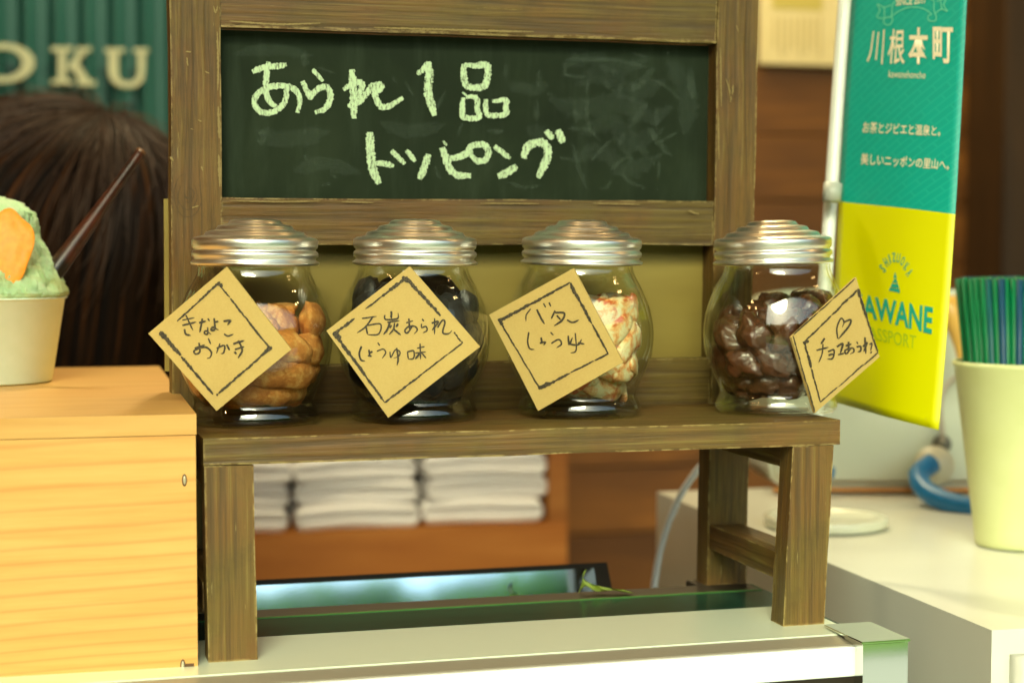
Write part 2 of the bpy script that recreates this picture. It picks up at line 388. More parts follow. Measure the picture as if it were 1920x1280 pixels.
for pts, wd in (
    ([(275, 285), (330, 258), (400, 246), (460, 243), (515, 230)], 42), ([(390, 212), (375, 290), (370, 380), (378, 450), (402, 500), (440, 528)], 42),
    ([(512, 395), (512, 460), (490, 512), (440, 556), (375, 575), (312, 548), (288, 500), (300, 450), (345, 412), (420, 386), (500, 384), (560, 400), (598, 440), (608, 500), (590, 572)], 42),
    ([(698, 266), (735, 308), (772, 350)], 30), ([(628, 348), (650, 400), (682, 458), (705, 430), (750, 396), (798, 390), (822, 430), (818, 490), (782, 545), (715, 572)], 42),
    ([(975, 266), (985, 400), (988, 500), (990, 612)], 50), ([(915, 410), (985, 365), (1045, 362), (1040, 410), (1000, 475), (950, 532)], 40),
    ([(950, 525), (1020, 500), (1080, 430), (1130, 378), (1178, 376), (1176, 408), (1138, 428), (1150, 480), (1190, 532), (1260, 513), (1335, 465)], 42),
    ([(1435, 300), (1480, 262), (1512, 215)], 38), ([(1512, 212), (1522, 300), (1510, 400), (1530, 500), (1560, 592)], 56),
    ([(1102, 708), (1105, 850), (1122, 970), (1168, 1072)], 60), ([(1140, 925), (1210, 930), (1272, 946)], 38),
    ([(1255, 838), (1300, 882), (1350, 932)], 34), ([(1358, 836), (1390, 872), (1422, 915)], 34), ([(1515, 862), (1492, 940), (1452, 1040)], 50),
    ([(1612, 815), (1640, 900), (1668, 970), (1722, 1010), (1815, 1015)], 50), ([(1640, 898), (1700, 890), (1770, 868), (1830, 848)], 42), ([(1618, 768), (1645, 803)], 16)):
    ink.stroke(pts, wd, org=O2, sc_=K2)
for pts, wd in (
    ([(28, 200), (30, 280), (52, 338), (150, 340), (176, 270), (172, 208), (95, 212), (32, 203)], 40),
    ([(25, 408), (20, 480), (32, 530), (122, 532), (112, 480), (105, 410), (42, 405)], 34), ([(20, 375), (48, 398)], 12),
    ([(165, 418), (165, 480), (186, 518), (285, 512), (290, 470), (285, 425), (205, 432)], 34),
    ([(-20, 782), (10, 768), (55, 745), (70, 712), (115, 700), (160, 705), (182, 750), (160, 795), (115, 800), (78, 770), (62, 735)], 38),
    ([(220, 708), (265, 745), (318, 785)], 32), ([(240, 897), (300, 872), (358, 832)], 44),
    ([(398, 785), (420, 722), (468, 690), (528, 692), (552, 740), (530, 820), (488, 905)], 48), ([(540, 612), (582, 665)], 38), ([(612, 608), (645, 688)], 44)):
    ink.stroke(pts, wd, org=O3, sc_=K3)
cl = ink.build('chalk_lettering', CHALK, chalkb, inv); cl['label'] = 'pale green chalk writing in Japanese characters'
# rubbed marks left from earlier writing
ink = Ink(lambda u, v, h: board_pt(u, v, h-.00045), 3, .3)
for pts, wd in (
    ([(655, 170), (820, 172), (1000, 180), (1190, 225)], 18), ([(1190, 232), (1160, 285), (1060, 365)], 34), ([(1200, 290), (1300, 350), (1390, 440)], 16), ([(955, 660), (820, 800)], 16),
    ([(1175, 590), (1240, 690), (1320, 775)], 22), ([(1235, 690), (1350, 625)], 16), ([(700, 690), (740, 830), (790, 970)], 20), ([(1040, 115), (1100, 140), (1170, 152)], 12),
    ([(660, 190), (670, 265), (780, 282)], 14), ([(1025, 620), (1000, 700), (1050, 760), (1050, 830)], 26), ([(1100, 710), (1180, 768)], 26), ([(1010, 870), (1060, 930), (1160, 972)], 16),
    ([(870, 972), (920, 962), (950, 912)], 14), ([(800, 300), (800, 560), (880, 690)], 16), ([(720, 480), (730, 570)], 18), ([(290, 200), (290, 300)], 16), ([(500, 240), (495, 340)], 18), ([(170, 615), (280, 618)], 18),
    ([(900, 300), (940, 360)], 18), ([(640, 270), (700, 275)], 12), ([(1000, 320), (990, 420)], 20), ([(940, 860), (1000, 800), (1060, 780)], 16), ([(480, 420), (480, 560)], 20),
    ([(1240, 800), (1240, 910)], 14), ([(680, 600), (820, 605)], 18), ([(620, 780), (700, 790)], 14), ([(1230, 480), (1225, 590)], 18), ([(1430, 220), (1450, 420)], 30), ([(1170, 440), (1050, 600)], 26),
    ([(550, 380), (600, 410)], 16), ([(300, 930), (400, 965), (520, 950)], 14), ([(1295, 118), (1303, 140)], 14), ([(1220, 970), (1245, 975)], 14), ([(655, 165), (672, 178)], 14), ([(1190, 225), (1215, 245)], 18)):
    ink.stroke(pts, wd*1.5, (.2, .2), org=O3, sc_=K3)
for pts, wd in (([(355, 700), (330, 800)], 38), ([(640, 150), (645, 250)], 32), ([(760, 1082), (830, 1065)], 14), ([(218, 1135), (240, 1148)], 10), ([(650, 860), (655, 910)], 20), ([(640, 680), (640, 720)], 16),
                ([(820, 1000), (870, 1030)], 14), ([(1560, 940), (1600, 1040)], 20), ([(1640, 420), (1560, 560)], 20), ([(740, 250), (860, 300)], 14), ([(1260, 320), (1290, 360)], 16), ([(1350, 350), (1420, 460)], 16), ([(370, 600), (350, 620)], 20), ([(1720, 740), (1760, 640)], 14), ([(60, 490), (70, 505)], 9)):
    ink.stroke(pts, wd*1.5, (.2, .2), org=O2, sc_=K2)
tag(ink.build('rubbed_chalk', CHALK_SOFT, chalkb, inv), kind='stuff')
CLOUD = mat('chalk_dust', rough=.95, build=chalk_([(.35, (0,)*3), (.70, (.085,)*3)], (.26, .34, .28)))
ink = Ink(lambda u, v, h: board_pt(u, v, h*.2-.0006), 5, .35)
for pts, wd in (([(640, 210), (820, 160), (1010, 230), (1180, 160)], 90), ([(720, 330), (900, 270), (1080, 380), (1290, 300)], 110), ([(560, 420), (760, 480), (960, 430), (1180, 520), (1330, 460)], 120),
    ([(760, 640), (930, 560), (1080, 680), (1270, 600)], 110), ([(700, 800), (880, 740), (1040, 860), (1260, 760)], 100), ([(1300, 180), (1420, 380), (1400, 640)], 110), ([(420, 600), (560, 640)], 80), ([(300, 330), (460, 360), (560, 320)], 70)):
    ink.stroke(pts, wd, (.15, .15), org=O3, sc_=K3)
for pts, wd in (([(150, 160), (420, 120), (700, 170)], 80), ([(300, 700), (520, 760), (820, 700)], 110), ([(560, 980), (800, 930), (1040, 1000)], 90), ([(1180, 640), (1400, 700), (1640, 650)], 90)):
    ink.stroke(pts, wd, (.15, .15), org=O2, sc_=K2)
tag(ink.build('chalk_dust', CLOUD, chalkb, inv), kind='stuff')

# ------------------------------------------------------------------ glass jars
BODY = [(0, .0020), (.020, .0016), (.030, .0006), (.0345, .0), (.0360, .0016), (.0362, .0042), (.0350, .0078), (.0334, .0112), (.0340, .0145), (.0362, .0195), (.0392, .0260),
        (.0420, .0335), (.0434, .0410), (.0437, .0470), (.0431, .0540), (.0413, .0620), (.0388, .0690), (.0358, .0755), (.0328, .0805), (.0314, .0845), (.0312, .0880)]
INN = [(.0296, .0880), (.0296, .0845), (.0310, .0802), (.0340, .0750), (.0371, .0682), (.0396, .0612), (.0413, .0535), (.0419, .0470), (.0416, .0410), (.0402, .0340), (.0374, .0268), (.0344, .0206), (.0314, .0160), (.027, .0125), (.018, .0102), (0, .0098)]
def dense(p, k=3):
    out = []
    P = smooth_pts([(a, b) for a, b in p], .0016)
    return [(max(0, float(q[0])), float(q[1])) for q in P]
LID = [(.0300, .0875), (.0352, .0878), (.0356, .0886), (.0356, .0893), (.0345, .0899), (.0336, .0906), (.0338, .0916), (.0348, .0924), (.0351, .0938), (.0347, .0950), (.0337, .0957), (.0337, .0965),
       (.0346, .0972), (.0349, .0985), (.0349, .1010), (.0345, .1023), (.0334, .1029), (.0302, .1036), (.0284, .1041), (.0278, .1049), (.0270, .1060), (.0250, .1066), (.0228, .1070), (.0217, .1074), (.0212, .1083),
       (.0204, .1094), (.0186, .1099), (.0160, .1103), (.0150, .1107), (.0145, .1116), (.0137, .1125), (.0115, .1130), (.006, .1134), (0, .1135)]
bm = lathe(dense(BODY)+dense(INN)[0:], 72); body_me = bpy.data.meshes.new('glass_body'); bmesh.ops.recalc_face_normals(bm, faces=bm.faces); bm.to_mesh(body_me); bm.free()
bm = lathe(LID, 72); lid_me = bpy.data.meshes.new('lid'); bmesh.ops.recalc_face_normals(bm, faces=bm.faces); bm.to_mesh(lid_me); bm.free()
bm = lathe([(0, .0028), (.020, .0024), (.0300, .0014), (.0338, .0012), (.0350, .0022), (.0352, .0042), (.0338, .0076), (.0322, .0108), (.0300, .0112), (.026, .0106), (.018, .0088), (0, .0082)], 72); base_me = bpy.data.meshes.new('thick_base'); bmesh.ops.recalc_face_normals(bm, faces=bm.faces); bm.to_mesh(base_me); bm.free()
for me, m in ((body_me, GLASS), (lid_me, ALU), (base_me, GLASS)):
    me.materials.append(m)
    for p in me.polygons: p.use_smooth = True
JL = ['round glass jar of tan orange crackers at the left end, beside the pale wooden box', 'round glass jar of black crackers, second from the left',
      'round glass jar of white and red speckled crackers, third from the left', 'round glass jar of glossy chocolate crackers at the right end of the shelf']
JPOS = []
jars = []
for i, (u, v) in enumerate(((478, 791), (776, 784), (1086, 775), (1455, 769))):
    p = onz(u, v, .0008); JPOS.append(p)
    j = thing('glass_jar', tuple(p), JL[i], 'jar', 'round glass jars on the shelf'); jars.append(j)
    link('glass_body', body_me, None, j); link('thick_base', base_me, None, j); L = link('lid', lid_me, None, j)
    L.rotation_euler = (rad((.0, .6, -.9, 1.4)[i]), rad((.5, -.6, -1.0, .8)[i]), i*1.3)

# cards: picture corners (top, right, bottom, left), the angle at which the card touches the jar
def card(j, corners, ang, tilt, dr, strokes, border, org, k):
    jp = JPOS[j]; toC = CAM-jp; a0 = math.atan2(toC[0], -toC[1])      # angle of the camera seen from the jar
    a = a0+rad(ang)
    n = np.array((math.sin(a)*math.cos(rad(tilt)), -math.cos(a)*math.cos(rad(tilt)), math.sin(rad(tilt))))
    p0 = jp+np.array((0, 0, .046))+n*(.0437+dr)
    Q = [onplane(u, v, p0, n) for u, v in corners]
    c = np.mean(Q, axis=0); th = .0018
    cc = [tuple(q-n*th-c) for q in Q]+[tuple(q-c) for q in Q]
    bm = box8(cc, bev=.0002, seg=1)
    J = jars[j]
    o = from_bm('name_card', bm, KRAFT, J); o.location = Vector(c)-J.location
    o['label'] = 'square kraft card with brush pen border and Japanese writing'
    iv = Matrix.Translation(-Vector(c))
    pr = lambda u, v, h: onplane(u, v, p0, n)+n*h
    bi = Ink(pr, 2.5, .35)
    for pts, wd, tp in border: bi.stroke(pts, wd, tp, org, k)
    bi.build('border_line', INK, o, iv)
    ti = Ink(pr, 1.2, .12)
    for pts in strokes: ti.stroke(pts, rng.uniform(8, 12.5), (.9, .35), org, k)
    ti.build('handwriting', INK, o, iv)
def dashes(a, b, w0, w1, gaps=()):
    """A brush line with thin and broken places."""
    a = np.array(a); b = np.array(b); out = []; t = 0
    while t < 1:
        t2 = min(1, t+rng.uniform(.12, .42)); m = (t+t2)/2
        if not any(g0 < m < g1 for g0, g1 in gaps):
            q = [a+(b-a)*(t+(t2-t)*s)+np.array((rng.uniform(-2, 2), rng.uniform(-2, 2))) for s in (0, .5, 1)]
            out.append(([tuple(x) for x in q], w0+(w1-w0)*m+rng.uniform(-1.5, 1.5), (.5, .4)))
        t = t2-.015 if rng.random() < .75 else t2+.012
        if t2 >= 1: break
    return out
card(0, ((425, 500), (546, 655), (406, 770), (278, 625)), -13, 0, .0012,
 [[(250, 610), (320, 595)], [(250, 640), (330, 620)], [(270, 580), (300, 645), (312, 668)], [(262, 660), (270, 688), (298, 697)],
  [(345, 625), (385, 615)], [(365, 600), (350, 680)], [(395, 600), (407, 615)], [(395, 650), (395, 688), (376, 684), (385, 670), (415, 690)],
  [(432, 598), (436, 660), (415, 665), (425, 650), (458, 666)], [(435, 620), (458, 617)], [(485, 616), (525, 611), (508, 636)], [(488, 688), (510, 700), (542, 690)],
  [(320, 770), (380, 750)], [(345, 738), (350, 790), (325, 802), (320, 782), (380, 763), (415, 790), (410, 820), (390, 828)], [(398, 713), (413, 747)],
  [(445, 770), (490, 755), (486, 795), (470, 800)], [(465, 742), (445, 800)], [(503, 748), (520, 782)], [(540, 745), (605, 725)], [(550, 777), (605, 760)], [(570, 725), (592, 780), (568, 826)], [(548, 790), (560, 802)]],
 dashes((455, 398), (755, 775), 12, 11)+dashes((760, 762), (445, 1038), 13, 14)+dashes((425, 1030), (130, 680), 10, 26)+dashes((140, 690), (455, 400), 7, 13, ((.12, .2),))+[([(120, 678), (158, 712)], 28, (.5, .4)), ([(720, 790), (762, 762)], 22, (.4, .6)), ([(450, 395), (480, 420)], 24, (.6, .4))],
 (260, 400), 3.047)
card(1, ((768, 499), (900, 650), (728, 783), (612, 620)), -7, 0, .0012,
 [[(240, 600), (325, 588)], [(300, 595), (258, 650), (212, 682)], [(262, 640), (272, 692)], [(265, 640), (345, 632), (335, 688), (272, 692)],
  [(370, 580), (376, 605), (442, 600), (447, 568)], [(408, 558), (408, 600)], [(385, 622), (455, 612)], [(400, 620), (386, 660), (363, 692)], [(408, 637), (400, 655)], [(447, 630), (435, 648)], [(427, 625), (420, 660), (395, 692)], [(420, 660), (462, 695)],
  [(492, 625), (532, 613)], [(508, 600), (512, 665)], [(532, 638), (500, 682), (485, 670), (505, 647), (542, 645), (556, 665), (538, 688)],
  [(583, 603), (595, 616)], [(580, 630), (582, 652), (605, 645), (612, 667), (588, 682)], [(655, 598), (655, 692)], [(638, 626), (675, 620), (640, 668)], [(672, 652), (700, 610), (714, 622), (702, 680), (735, 686), (755, 668)],
  [(238, 758), (225, 800), (235, 836), (258, 842)], [(280, 778), (285, 812)], [(282, 795), (302, 789)], [(273, 812), (297, 816)], [(330, 738), (342, 755)], [(325, 787), (360, 775), (376, 795), (355, 828)],
  [(400, 790), (405, 822), (430, 780), (457, 790), (450, 815), (420, 827)], [(438, 768), (447, 830), (440, 868)], [(500, 790), (505, 832)], [(500, 790), (535, 785), (535, 826), (505, 832)], [(555, 770), (600, 760)], [(545, 797), (607, 790)], [(572, 743), (575, 833)], [(572, 795), (545, 832)], [(580, 795), (607, 826)]],
 dashes((490, 365), (690, 585), 24, 18)+dashes((765, 680), (815, 740), 10, 8)+dashes((815, 738), (370, 1080), 7, 13)+dashes((370, 1078), (85, 685), 12, 22)+dashes((75, 690), (200, 600), 24, 9)+dashes((260, 545), (495, 368), 6, 26)+[([(470, 362), (515, 392)], 30, (.6, .5)), ([(75, 685), (120, 715)], 30, (.6, .5))],
 (600, 400), 3.047)
card(2, ((1075, 503), (1168, 679), (1009, 770), (917, 590)), -20, 0, .0012,
 [[(290, 545), (265, 580), (263, 617)], [(325, 548), (350, 600), (370, 632)], [(363, 513), (376, 537)], [(395, 508), (406, 532)], [(430, 555), (408, 602)], [(430, 566), (482, 570), (470, 610), (425, 642)], [(440, 583), (462, 607)], [(498, 608), (530, 622), (567, 608)],
  [(280, 678), (274, 730), (285, 770), (312, 777)], [(350, 708), (356, 737)], [(343, 740), (375, 734), (365, 752)], [(403, 678), (420, 696)], [(408, 742), (450, 720), (466, 745), (438, 768)], [(505, 698), (510, 747), (530, 708)], [(545, 683), (550, 780), (518, 797)], [(505, 745), (560, 750), (582, 718)], [(560, 738), (598, 746)]],
 dashes((110, 615), (515, 395), 20, 12)+dashes((515, 395), (735, 805), 20, 10)+dashes((735, 798), (345, 1000), 9, 18)+dashes((345, 1002), (110, 610), 9, 12)+[([(110, 600), (128, 640)], 26, (.7, .3)), ([(335, 1000), (400, 965)], 20, (.7, .3))],
 (900, 400), 3.047)
card(3, ((1605, 520), (1649, 669), (1528, 774), (1484, 632)), 42, 0, .0012,
 [[(855, 715), (850, 655), (873, 600), (890, 620), (880, 652)], [(890, 622), (927, 608), (920, 642), (858, 718)], [(780, 713), (758, 747)], [(733, 782), (802, 765)], [(770, 745), (765, 800), (745, 852)],
  [(798, 790), (832, 780), (825, 827), (793, 832)], [(800, 810), (828, 803)], [(848, 762), (882, 745), (868, 800)], [(855, 808), (892, 798)], [(898, 757), (932, 745)], [(915, 733), (915, 792)], [(935, 765), (905, 802), (898, 782), (940, 770), (947, 790), (925, 804)],
  [(963, 733), (972, 747)], [(962, 763), (985, 760), (985, 785), (968, 792)], [(1010, 708), (1015, 802)], [(998, 762), (1022, 738), (1002, 790)], [(1035, 750), (1050, 742), (1042, 785)], [(1040, 798), (1050, 790)]],
 dashes((665, 735), (965, 440), 10, 12)+dashes((968, 430), (1082, 795), 18, 9)+dashes((1082, 795), (755, 1078), 8, 9)+dashes((755, 1078), (662, 730), 9, 14)+dashes((600, 692), (955, 372), 9, 7)+dashes((598, 700), (722, 1132), 8, 8)+[([(655, 740), (690, 728)], 16, (.6, .5))],
 (1290, 400), 3.049)

# ------------------------------------------------------------------ crackers in the jars
def lump(name, rx, ry, rz, amp, freq, m, sub=3, seed=0, bend=0):
    bm = bmesh.new(); bmesh.ops.create_icosphere(bm, subdivisions=sub, radius=1)
    for v in bm.verts:
        q = v.co.copy(); d = 1+amp*mnoise.noise(q*freq+Vector((seed*3.1, seed, 0)))+amp*.45*mnoise.noise(q*freq*2.7+Vector((0, seed*5, 1)))
        p = Vector((q.x*rx*d, q.y*ry*d, q.z*rz*d)); p.x -= 11*(p.z**2+.6*p.y**2); v.co = p
    me = bpy.data.meshes.new(name); bm.to_mesh(me); bm.free(); me.materials.append(m)
    for p in me.polygons: p.use_smooth = True
    return me
def mottled(stops, scale, bs, rough=.7, bd=.0008, spec=.4, coat=0):
    def f(t, b):
        n = noise_(t, coords(t), scale, 5, .65, .4); t.links.new(ramp(t, n, stops), b.inputs['Base Color'])
        bump(t, b, noise_(t, coords(t), bs, 4, .65), bd, .7)
        oi = N(t, 'ObjectInfo')
    return rough, f, spec, coat
def mm(name, stops, scale, bs, rough=.7, bd=.0008, spec=.4, coat=0):
    r, f, s_, c_ = mottled(stops, scale, bs, rough, bd, spec, coat); return mat(name, rough=r, spec=s_, build=f, coat=c_)
KIN = mm('toasted_cracker', [(.3, (.40, .125, .025)), (.5, (.60, .23, .050)), (.68, (.78, .44, .14))], 130, 900, .75, .0014)
BLK = mm('black_cracker', [(.3, (.006, .007, .008)), (.7, (.022, .024, .026))], 120, 700, .5, .0006)
BUT = mm('butter_cracker', [(.44, (.90, .78, .46)), (.53, (.84, .48, .19)), (.63, (.62, .14, .035))], 110, 700, .65, .0013)
CHO = mm('chocolate_coating', [(.3, (.040, .014, .006)), (.7, (.105, .038, .015))], 90, 420, .2, .0011, .6, .4)
prof_r = lambda z: np.interp(z, [.0098, .0125, .016, .0206, .0268, .034, .041, .047, .0535, .0612, .0682, .075, .0802, .0845], [.018, .027, .0314, .0344, .0374, .0402, .0416, .0419, .0413, .0396, .0371, .0340, .031, .0296])
def pack(n, r, seed, top=.078, lean=(0, 0), iters=420, zmax=.076):
    g = np.random.RandomState(seed); P = np.c_[g.uniform(-.02, .02, n), g.uniform(-.02, .02, n), g.uniform(.02, top, n)]
    for it in range(iters):
        P[:, 2] -= .00025; P[:, 0] += lean[0]*.0002; P[:, 1] += lean[1]*.0002
        for _ in range(2):
            D = P[:, None]-P[None]; L = np.linalg.norm(D, axis=2)+np.eye(n); ov = np.clip(2*r-L, 0, None)*(1-np.eye(n))
            P += (D/L[..., None]*ov[..., None]*.5).sum(1)*.8
        P[:, 2] = np.clip(P[:, 2], .0105+r, zmax-r*.2)
        rr = np.hypot(P[:, 0], P[:, 1]); mx = np.minimum(prof_r(P[:, 2]), np.minimum(prof_r(P[:, 2]-r*.7)+r*.35, prof_r(P[:, 2]+r*.7)+r*.35))-r
        k = np.where(rr > mx, mx/np.maximum(rr, 1e-9), 1); P[:, 0] *= k; P[:, 1] *= k
    return P
def fill(j, P, meshes, name, label, cat, group, seed, flat=False, size=(.92, 1.1)):
    g = random.Random(seed)
    for p in P:
        o = bpy.data.objects.new(name, g.choice(meshes)); col.objects.link(o)
        o.location = Vector(JPOS[j])+Vector(p); rr = math.hypot(p[0], p[1])
        an = math.atan2(p[1], p[0])
        if rr > .012: # lie flat against the glass
            o.rotation_euler = (Matrix.Rotation(an, 3, 'Z') @ Matrix.Rotation(g.uniform(-.25, .25), 3, 'Y') @ Matrix.Rotation(g.uniform(0, 6.28) if .031 < p[2] < .052 else math.pi/2+g.uniform(-.45, .45), 3, 'X')).to_euler()
        else: o.rotation_euler = (g.uniform(-.3, .3), math.pi/2+g.uniform(-.2, .2), g.uniform(0, 6.28))
        s = g.uniform(*size); o.scale = (s, s, s)
        tag(o, label, cat, group)
# local x is the thin direction, y-z the broad ones
kin = [lump('tan_cracker', .0066, .0088, .0175, .22, 1.6, KIN, 3, s) for s in (1, 2, 3)]
fill(0, pack(50, .0086, 3, zmax=.064), kin, 'tan_cracker', 'small oval tan orange cracker in the left end jar', 'cracker', 'tan orange crackers in the left end jar', 5)
blk = [lump('black_cracker', .0070, .0120, .0160, .22, 1.4, BLK, 3, s) for s in (4, 5)]
fill(1, pack(62, .0088, 8, zmax=.072), blk, 'black_cracker', 'black cracker in the second jar from the left', 'cracker', 'black crackers in the second jar', 6)
but = [lump('speckled_cracker', .0036, .0088, .0205, .20, 1.5, BUT, 3, s, .0) for s in (6, 7, 8)]
fill(2, pack(44, .0086, 12, lean=(2.2, -.6), zmax=.062), but, 'speckled_cracker', 'white red-speckled cracker in the third jar from the left', 'cracker', 'speckled crackers in the third jar', 9)
cho = [lump('chocolate_cracker', .0092, .0102, .0140, .26, 1.7, CHO, 4, s) for s in (9, 10, 11)]
fill(3, pack(50, .0088, 21, lean=(.2, 0), zmax=.066), cho, 'chocolate_cracker', 'lumpy glossy chocolate cracker in the right end jar', 'cracker', 'chocolate crackers in the right end jar', 11, size=(.95, 1.12))

# ------------------------------------------------------------------ display case under the stand
def obj_poly(name, prof_yz, x0, x1, m, parent, bev=.0004):
    bm = bmesh.new(); a = [bm.verts.new((x0, y, z)) for y, z in prof_yz]; b = [bm.verts.new((x1, y, z)) for y, z in prof_yz]
    n = len(a); bm.faces.new(a[::-1]); bm.faces.new(b)
    for i in range(n): bm.faces.new((a[i], a[(i+1) % n], b[(i+1) % n], b[i]))
    bmesh.ops.recalc_face_normals(bm, faces=bm.faces)
    if bev: bmesh.ops.bevel(bm, geom=[e for e in bm.edges if e.calc_face_angle(0) > .3], offset=bev, segments=2, affect='EDGES')
    return from_bm(name, bm, m, parent)
case = thing('display_case', (0, 0, Z0-1.0), 'glass topped metal display case with a bright white front edge, under the wooden stand', 'display case')
def csub(o): o.location = Vector(o.location)-case.location; return o
def dkglass_(t, b):
    b.inputs['Base Color'].default_value = (.010, .042, .026, 1); b.inputs['Roughness'].default_value = .2; b.inputs['Specular IOR Level'].default_value = .08
DKG = mat('dark_green_glass', build=dkglass_)
BLACK = mat('black_rubber', (.022, .017, .010), .5, spec=.25)
WHITEP = mat('white_enamel', (.90, .94, .92), .22, coat=.5)
BRNM = mat('bronze_metal', (.34, .31, .24), .38, .3)
CX0, CX1 = -.42, .3620
z = Z0
csub(obj_poly('glass_top', [(.0555, z-.008), (.1040, z-.008), (.1040, z-.0002), (.0555, z-.0002)], CX0, CX1-.003, DKG, case))
csub(obj_poly('glass_edge', [(.1042, z-.008), (.1070, z-.008), (.1070, z+.0003), (.1042, z+.0003)], CX0, CX1-.003, mat('bright_green_glass_edge', (.06, .15, .04), .25), case))
csub(obj_poly('metal_rim', [(-.0262, z-.010), (.0550, z-.010), (.0550, z), (-.0262, z)], CX0, CX1-.003, STEEL, case))
csub(obj_poly('bevel_strip', [(-.0430, z-.0115), (-.0266, z-.0115), (-.0266, z-.0006), (-.0430, z-.0022)], CX0, CX1-.006, BRNM, case, .0003))
csub(obj_poly('front_profile', [(-.0470, z-.0190), (-.0434, z-.0190), (-.0434, z-.0026), (-.0470, z-.0028)], CX0, CX1-.012, WHITEP, case, .0006))
csub(obj_poly('gasket', [(-.0455, z-.0235), (-.0300, z-.0235), (-.0300, z-.0194), (-.0455, z-.0194)], CX0, CX1-.013, BLACK, case, 0))
csub(obj_poly('rear_rail', [(.1072, z-.03), (.1280, z-.03), (.1280, z+.0004), (.1072, z-.0004)], CX0, CX1-.003, BLACK, case, .0008))
csub(obj_poly('front_glass', [(-.0420, z-.60), (-.0370, z-.60), (-.0370, z-.0239), (-.0420, z-.0239)], CX0, CX1-.014, DKG, case, .0003))
csub(obj_poly('base_cabinet', [(-.044, z-.98), (.145, z-.98), (.145, z-.602), (-.044, z-.602)], CX0, CX1-.01, STEEL, case, .001))
csub(obj_poly('side_glass', [(-.030, z-.60), (.1300, z-.60), (.1300, z-.001), (-.012, z-.001)], CX1-.0026, CX1+.0012, DKG, case, .0004))
for xs in (-.004, .3245): csub(obj_poly('support_bracket', [(.1284, z-.012), (.1480, z-.012), (.1480, z), (.1284, z)], xs, xs+.033, BLACK, case, .0006))
cap = bmesh.new()
c8 = [(CX1-.0145, -.0560, z-.60), (CX1+.0125, -.0560, z-.60), (CX1+.0125, -.034, z-.60), (CX1-.0145, -.034, z-.60),
      (CX1-.0145, -.0560, z+.0002), (CX1+.0125, -.0560, z+.0002), (CX1+.0125, -.034, z+.0002), (CX1-.0145, -.034, z+.0002)]
cap.free(); csub(from_bm('corner_post', box8(c8, bev=.0012, seg=3), CHROME, case))
csub(obj_poly('corner_cap', [(-.0575, z+.0006), (-.0100, z+.0006), (-.0100, z+.0022), (-.0575, z+.0022)], CX1-.0160, CX1+.0135, CHROME, case, .0005))

# tinted glossy lid leaning behind the case
gp = thing('glossy_tray', tuple(at(810, 1100, 1.17)), 'black rimmed glossy tray reflecting blue sky and green trees, behind the glass counter', 'tray')
def quad_slab(name, Q, th, m, parent, bev=.0006, seg=2, radius=0):
    Q = [np.array(q) for q in Q]; n = np.cross(Q[1]-Q[0], Q[3]-Q[0]); n /= np.linalg.norm(n)
    c = np.mean(Q, axis=0)
    bm = box8([tuple(q-n*th-c) for q in Q]+[tuple(q-c) for q in Q], bev=bev, seg=seg)
    o = from_bm(name, bm, m, parent); o.location = Vector(c)-(parent.location if parent else Vector()); return o, n
TRX0, TRX1, TRY = -.05, .300, .150      # tray hinge line along x
TILT = rad(77.2)                          # rise of the plane from horizontal
def tr(x, s, lift=0):
    return np.array((x, TRY+.052+s*math.cos(TILT)-lift*math.sin(TILT), Z0-.020+s*math.sin(TILT)+lift*math.cos(TILT)))
TRH = float(ony(810, 1068, TRY+.061)[2]-(Z0-.020))/math.sin(TILT)
MIRR = mat('sky_tinted_mirror', (.40, .54, .74), .05, 1)  # sky blue put into the mirror colour, the reflected sky itself is pale
quad_slab('rim', [tr(-.07, -.02), tr(.297, -.02), tr(.291, TRH), tr(-.07, TRH)], .008, BLACK, gp, .002, 3)
quad_slab('glossy_face', [tr(-.066, -.018, .0006), tr(.284, -.018, .0006), tr(.2815, TRH-.0035, .0006), tr(-.066, TRH-.0035, .0006)], .0004, MIRR, gp, 0)

# curled leaf-like paper strip
def ribbon3(name, rows, m, parent=None):
    bm = bmesh.new(); R_ = [[bm.verts.new(tuple(p)) for p in r] for r in rows]
    for a, b in zip(R_, R_[1:]):
        for i in range(len(a)-1): bm.faces.new((a[i], a[i+1], b[i+1], b[i]))
    bmesh.ops.solidify(bm, geom=bm.faces[:], thickness=.0005)
    return from_bm(name, bm, m, parent, True)
LEAFM = mat('fresh_leaf_green', (.42, .60, .10), .45, build=paper_noise((.34, .50, .07), (.55, .68, .16), 60))
LD = px(onz(1140, 1109, Z0+.0016))[2]
lo = [(1084, 1112), (1098, 1098), (1118, 1108), (1150, 1106), (1172, 1110), (1192, 1112)]
hi = [(1099, 1066), (1092, 1078), (1105, 1092), (1145, 1102), (1178, 1104), (1196, 1098)]
rows = [[at(a[0]+(b[0]-a[0])*t, a[1]+(b[1]-a[1])*t, LD+.003*math.sin(3*t+i)) for t in (0, .25, .5, .75, 1)] for i, (a, b) in enumerate(zip(smooth_pts(lo, 6), smooth_pts(hi, 5)))]
lf = rebase(ribbon3('leaf', rows, LEAFM)); tag(lf, 'small curled bright green leaf lying on the rear edge of the glass counter', 'leaf')

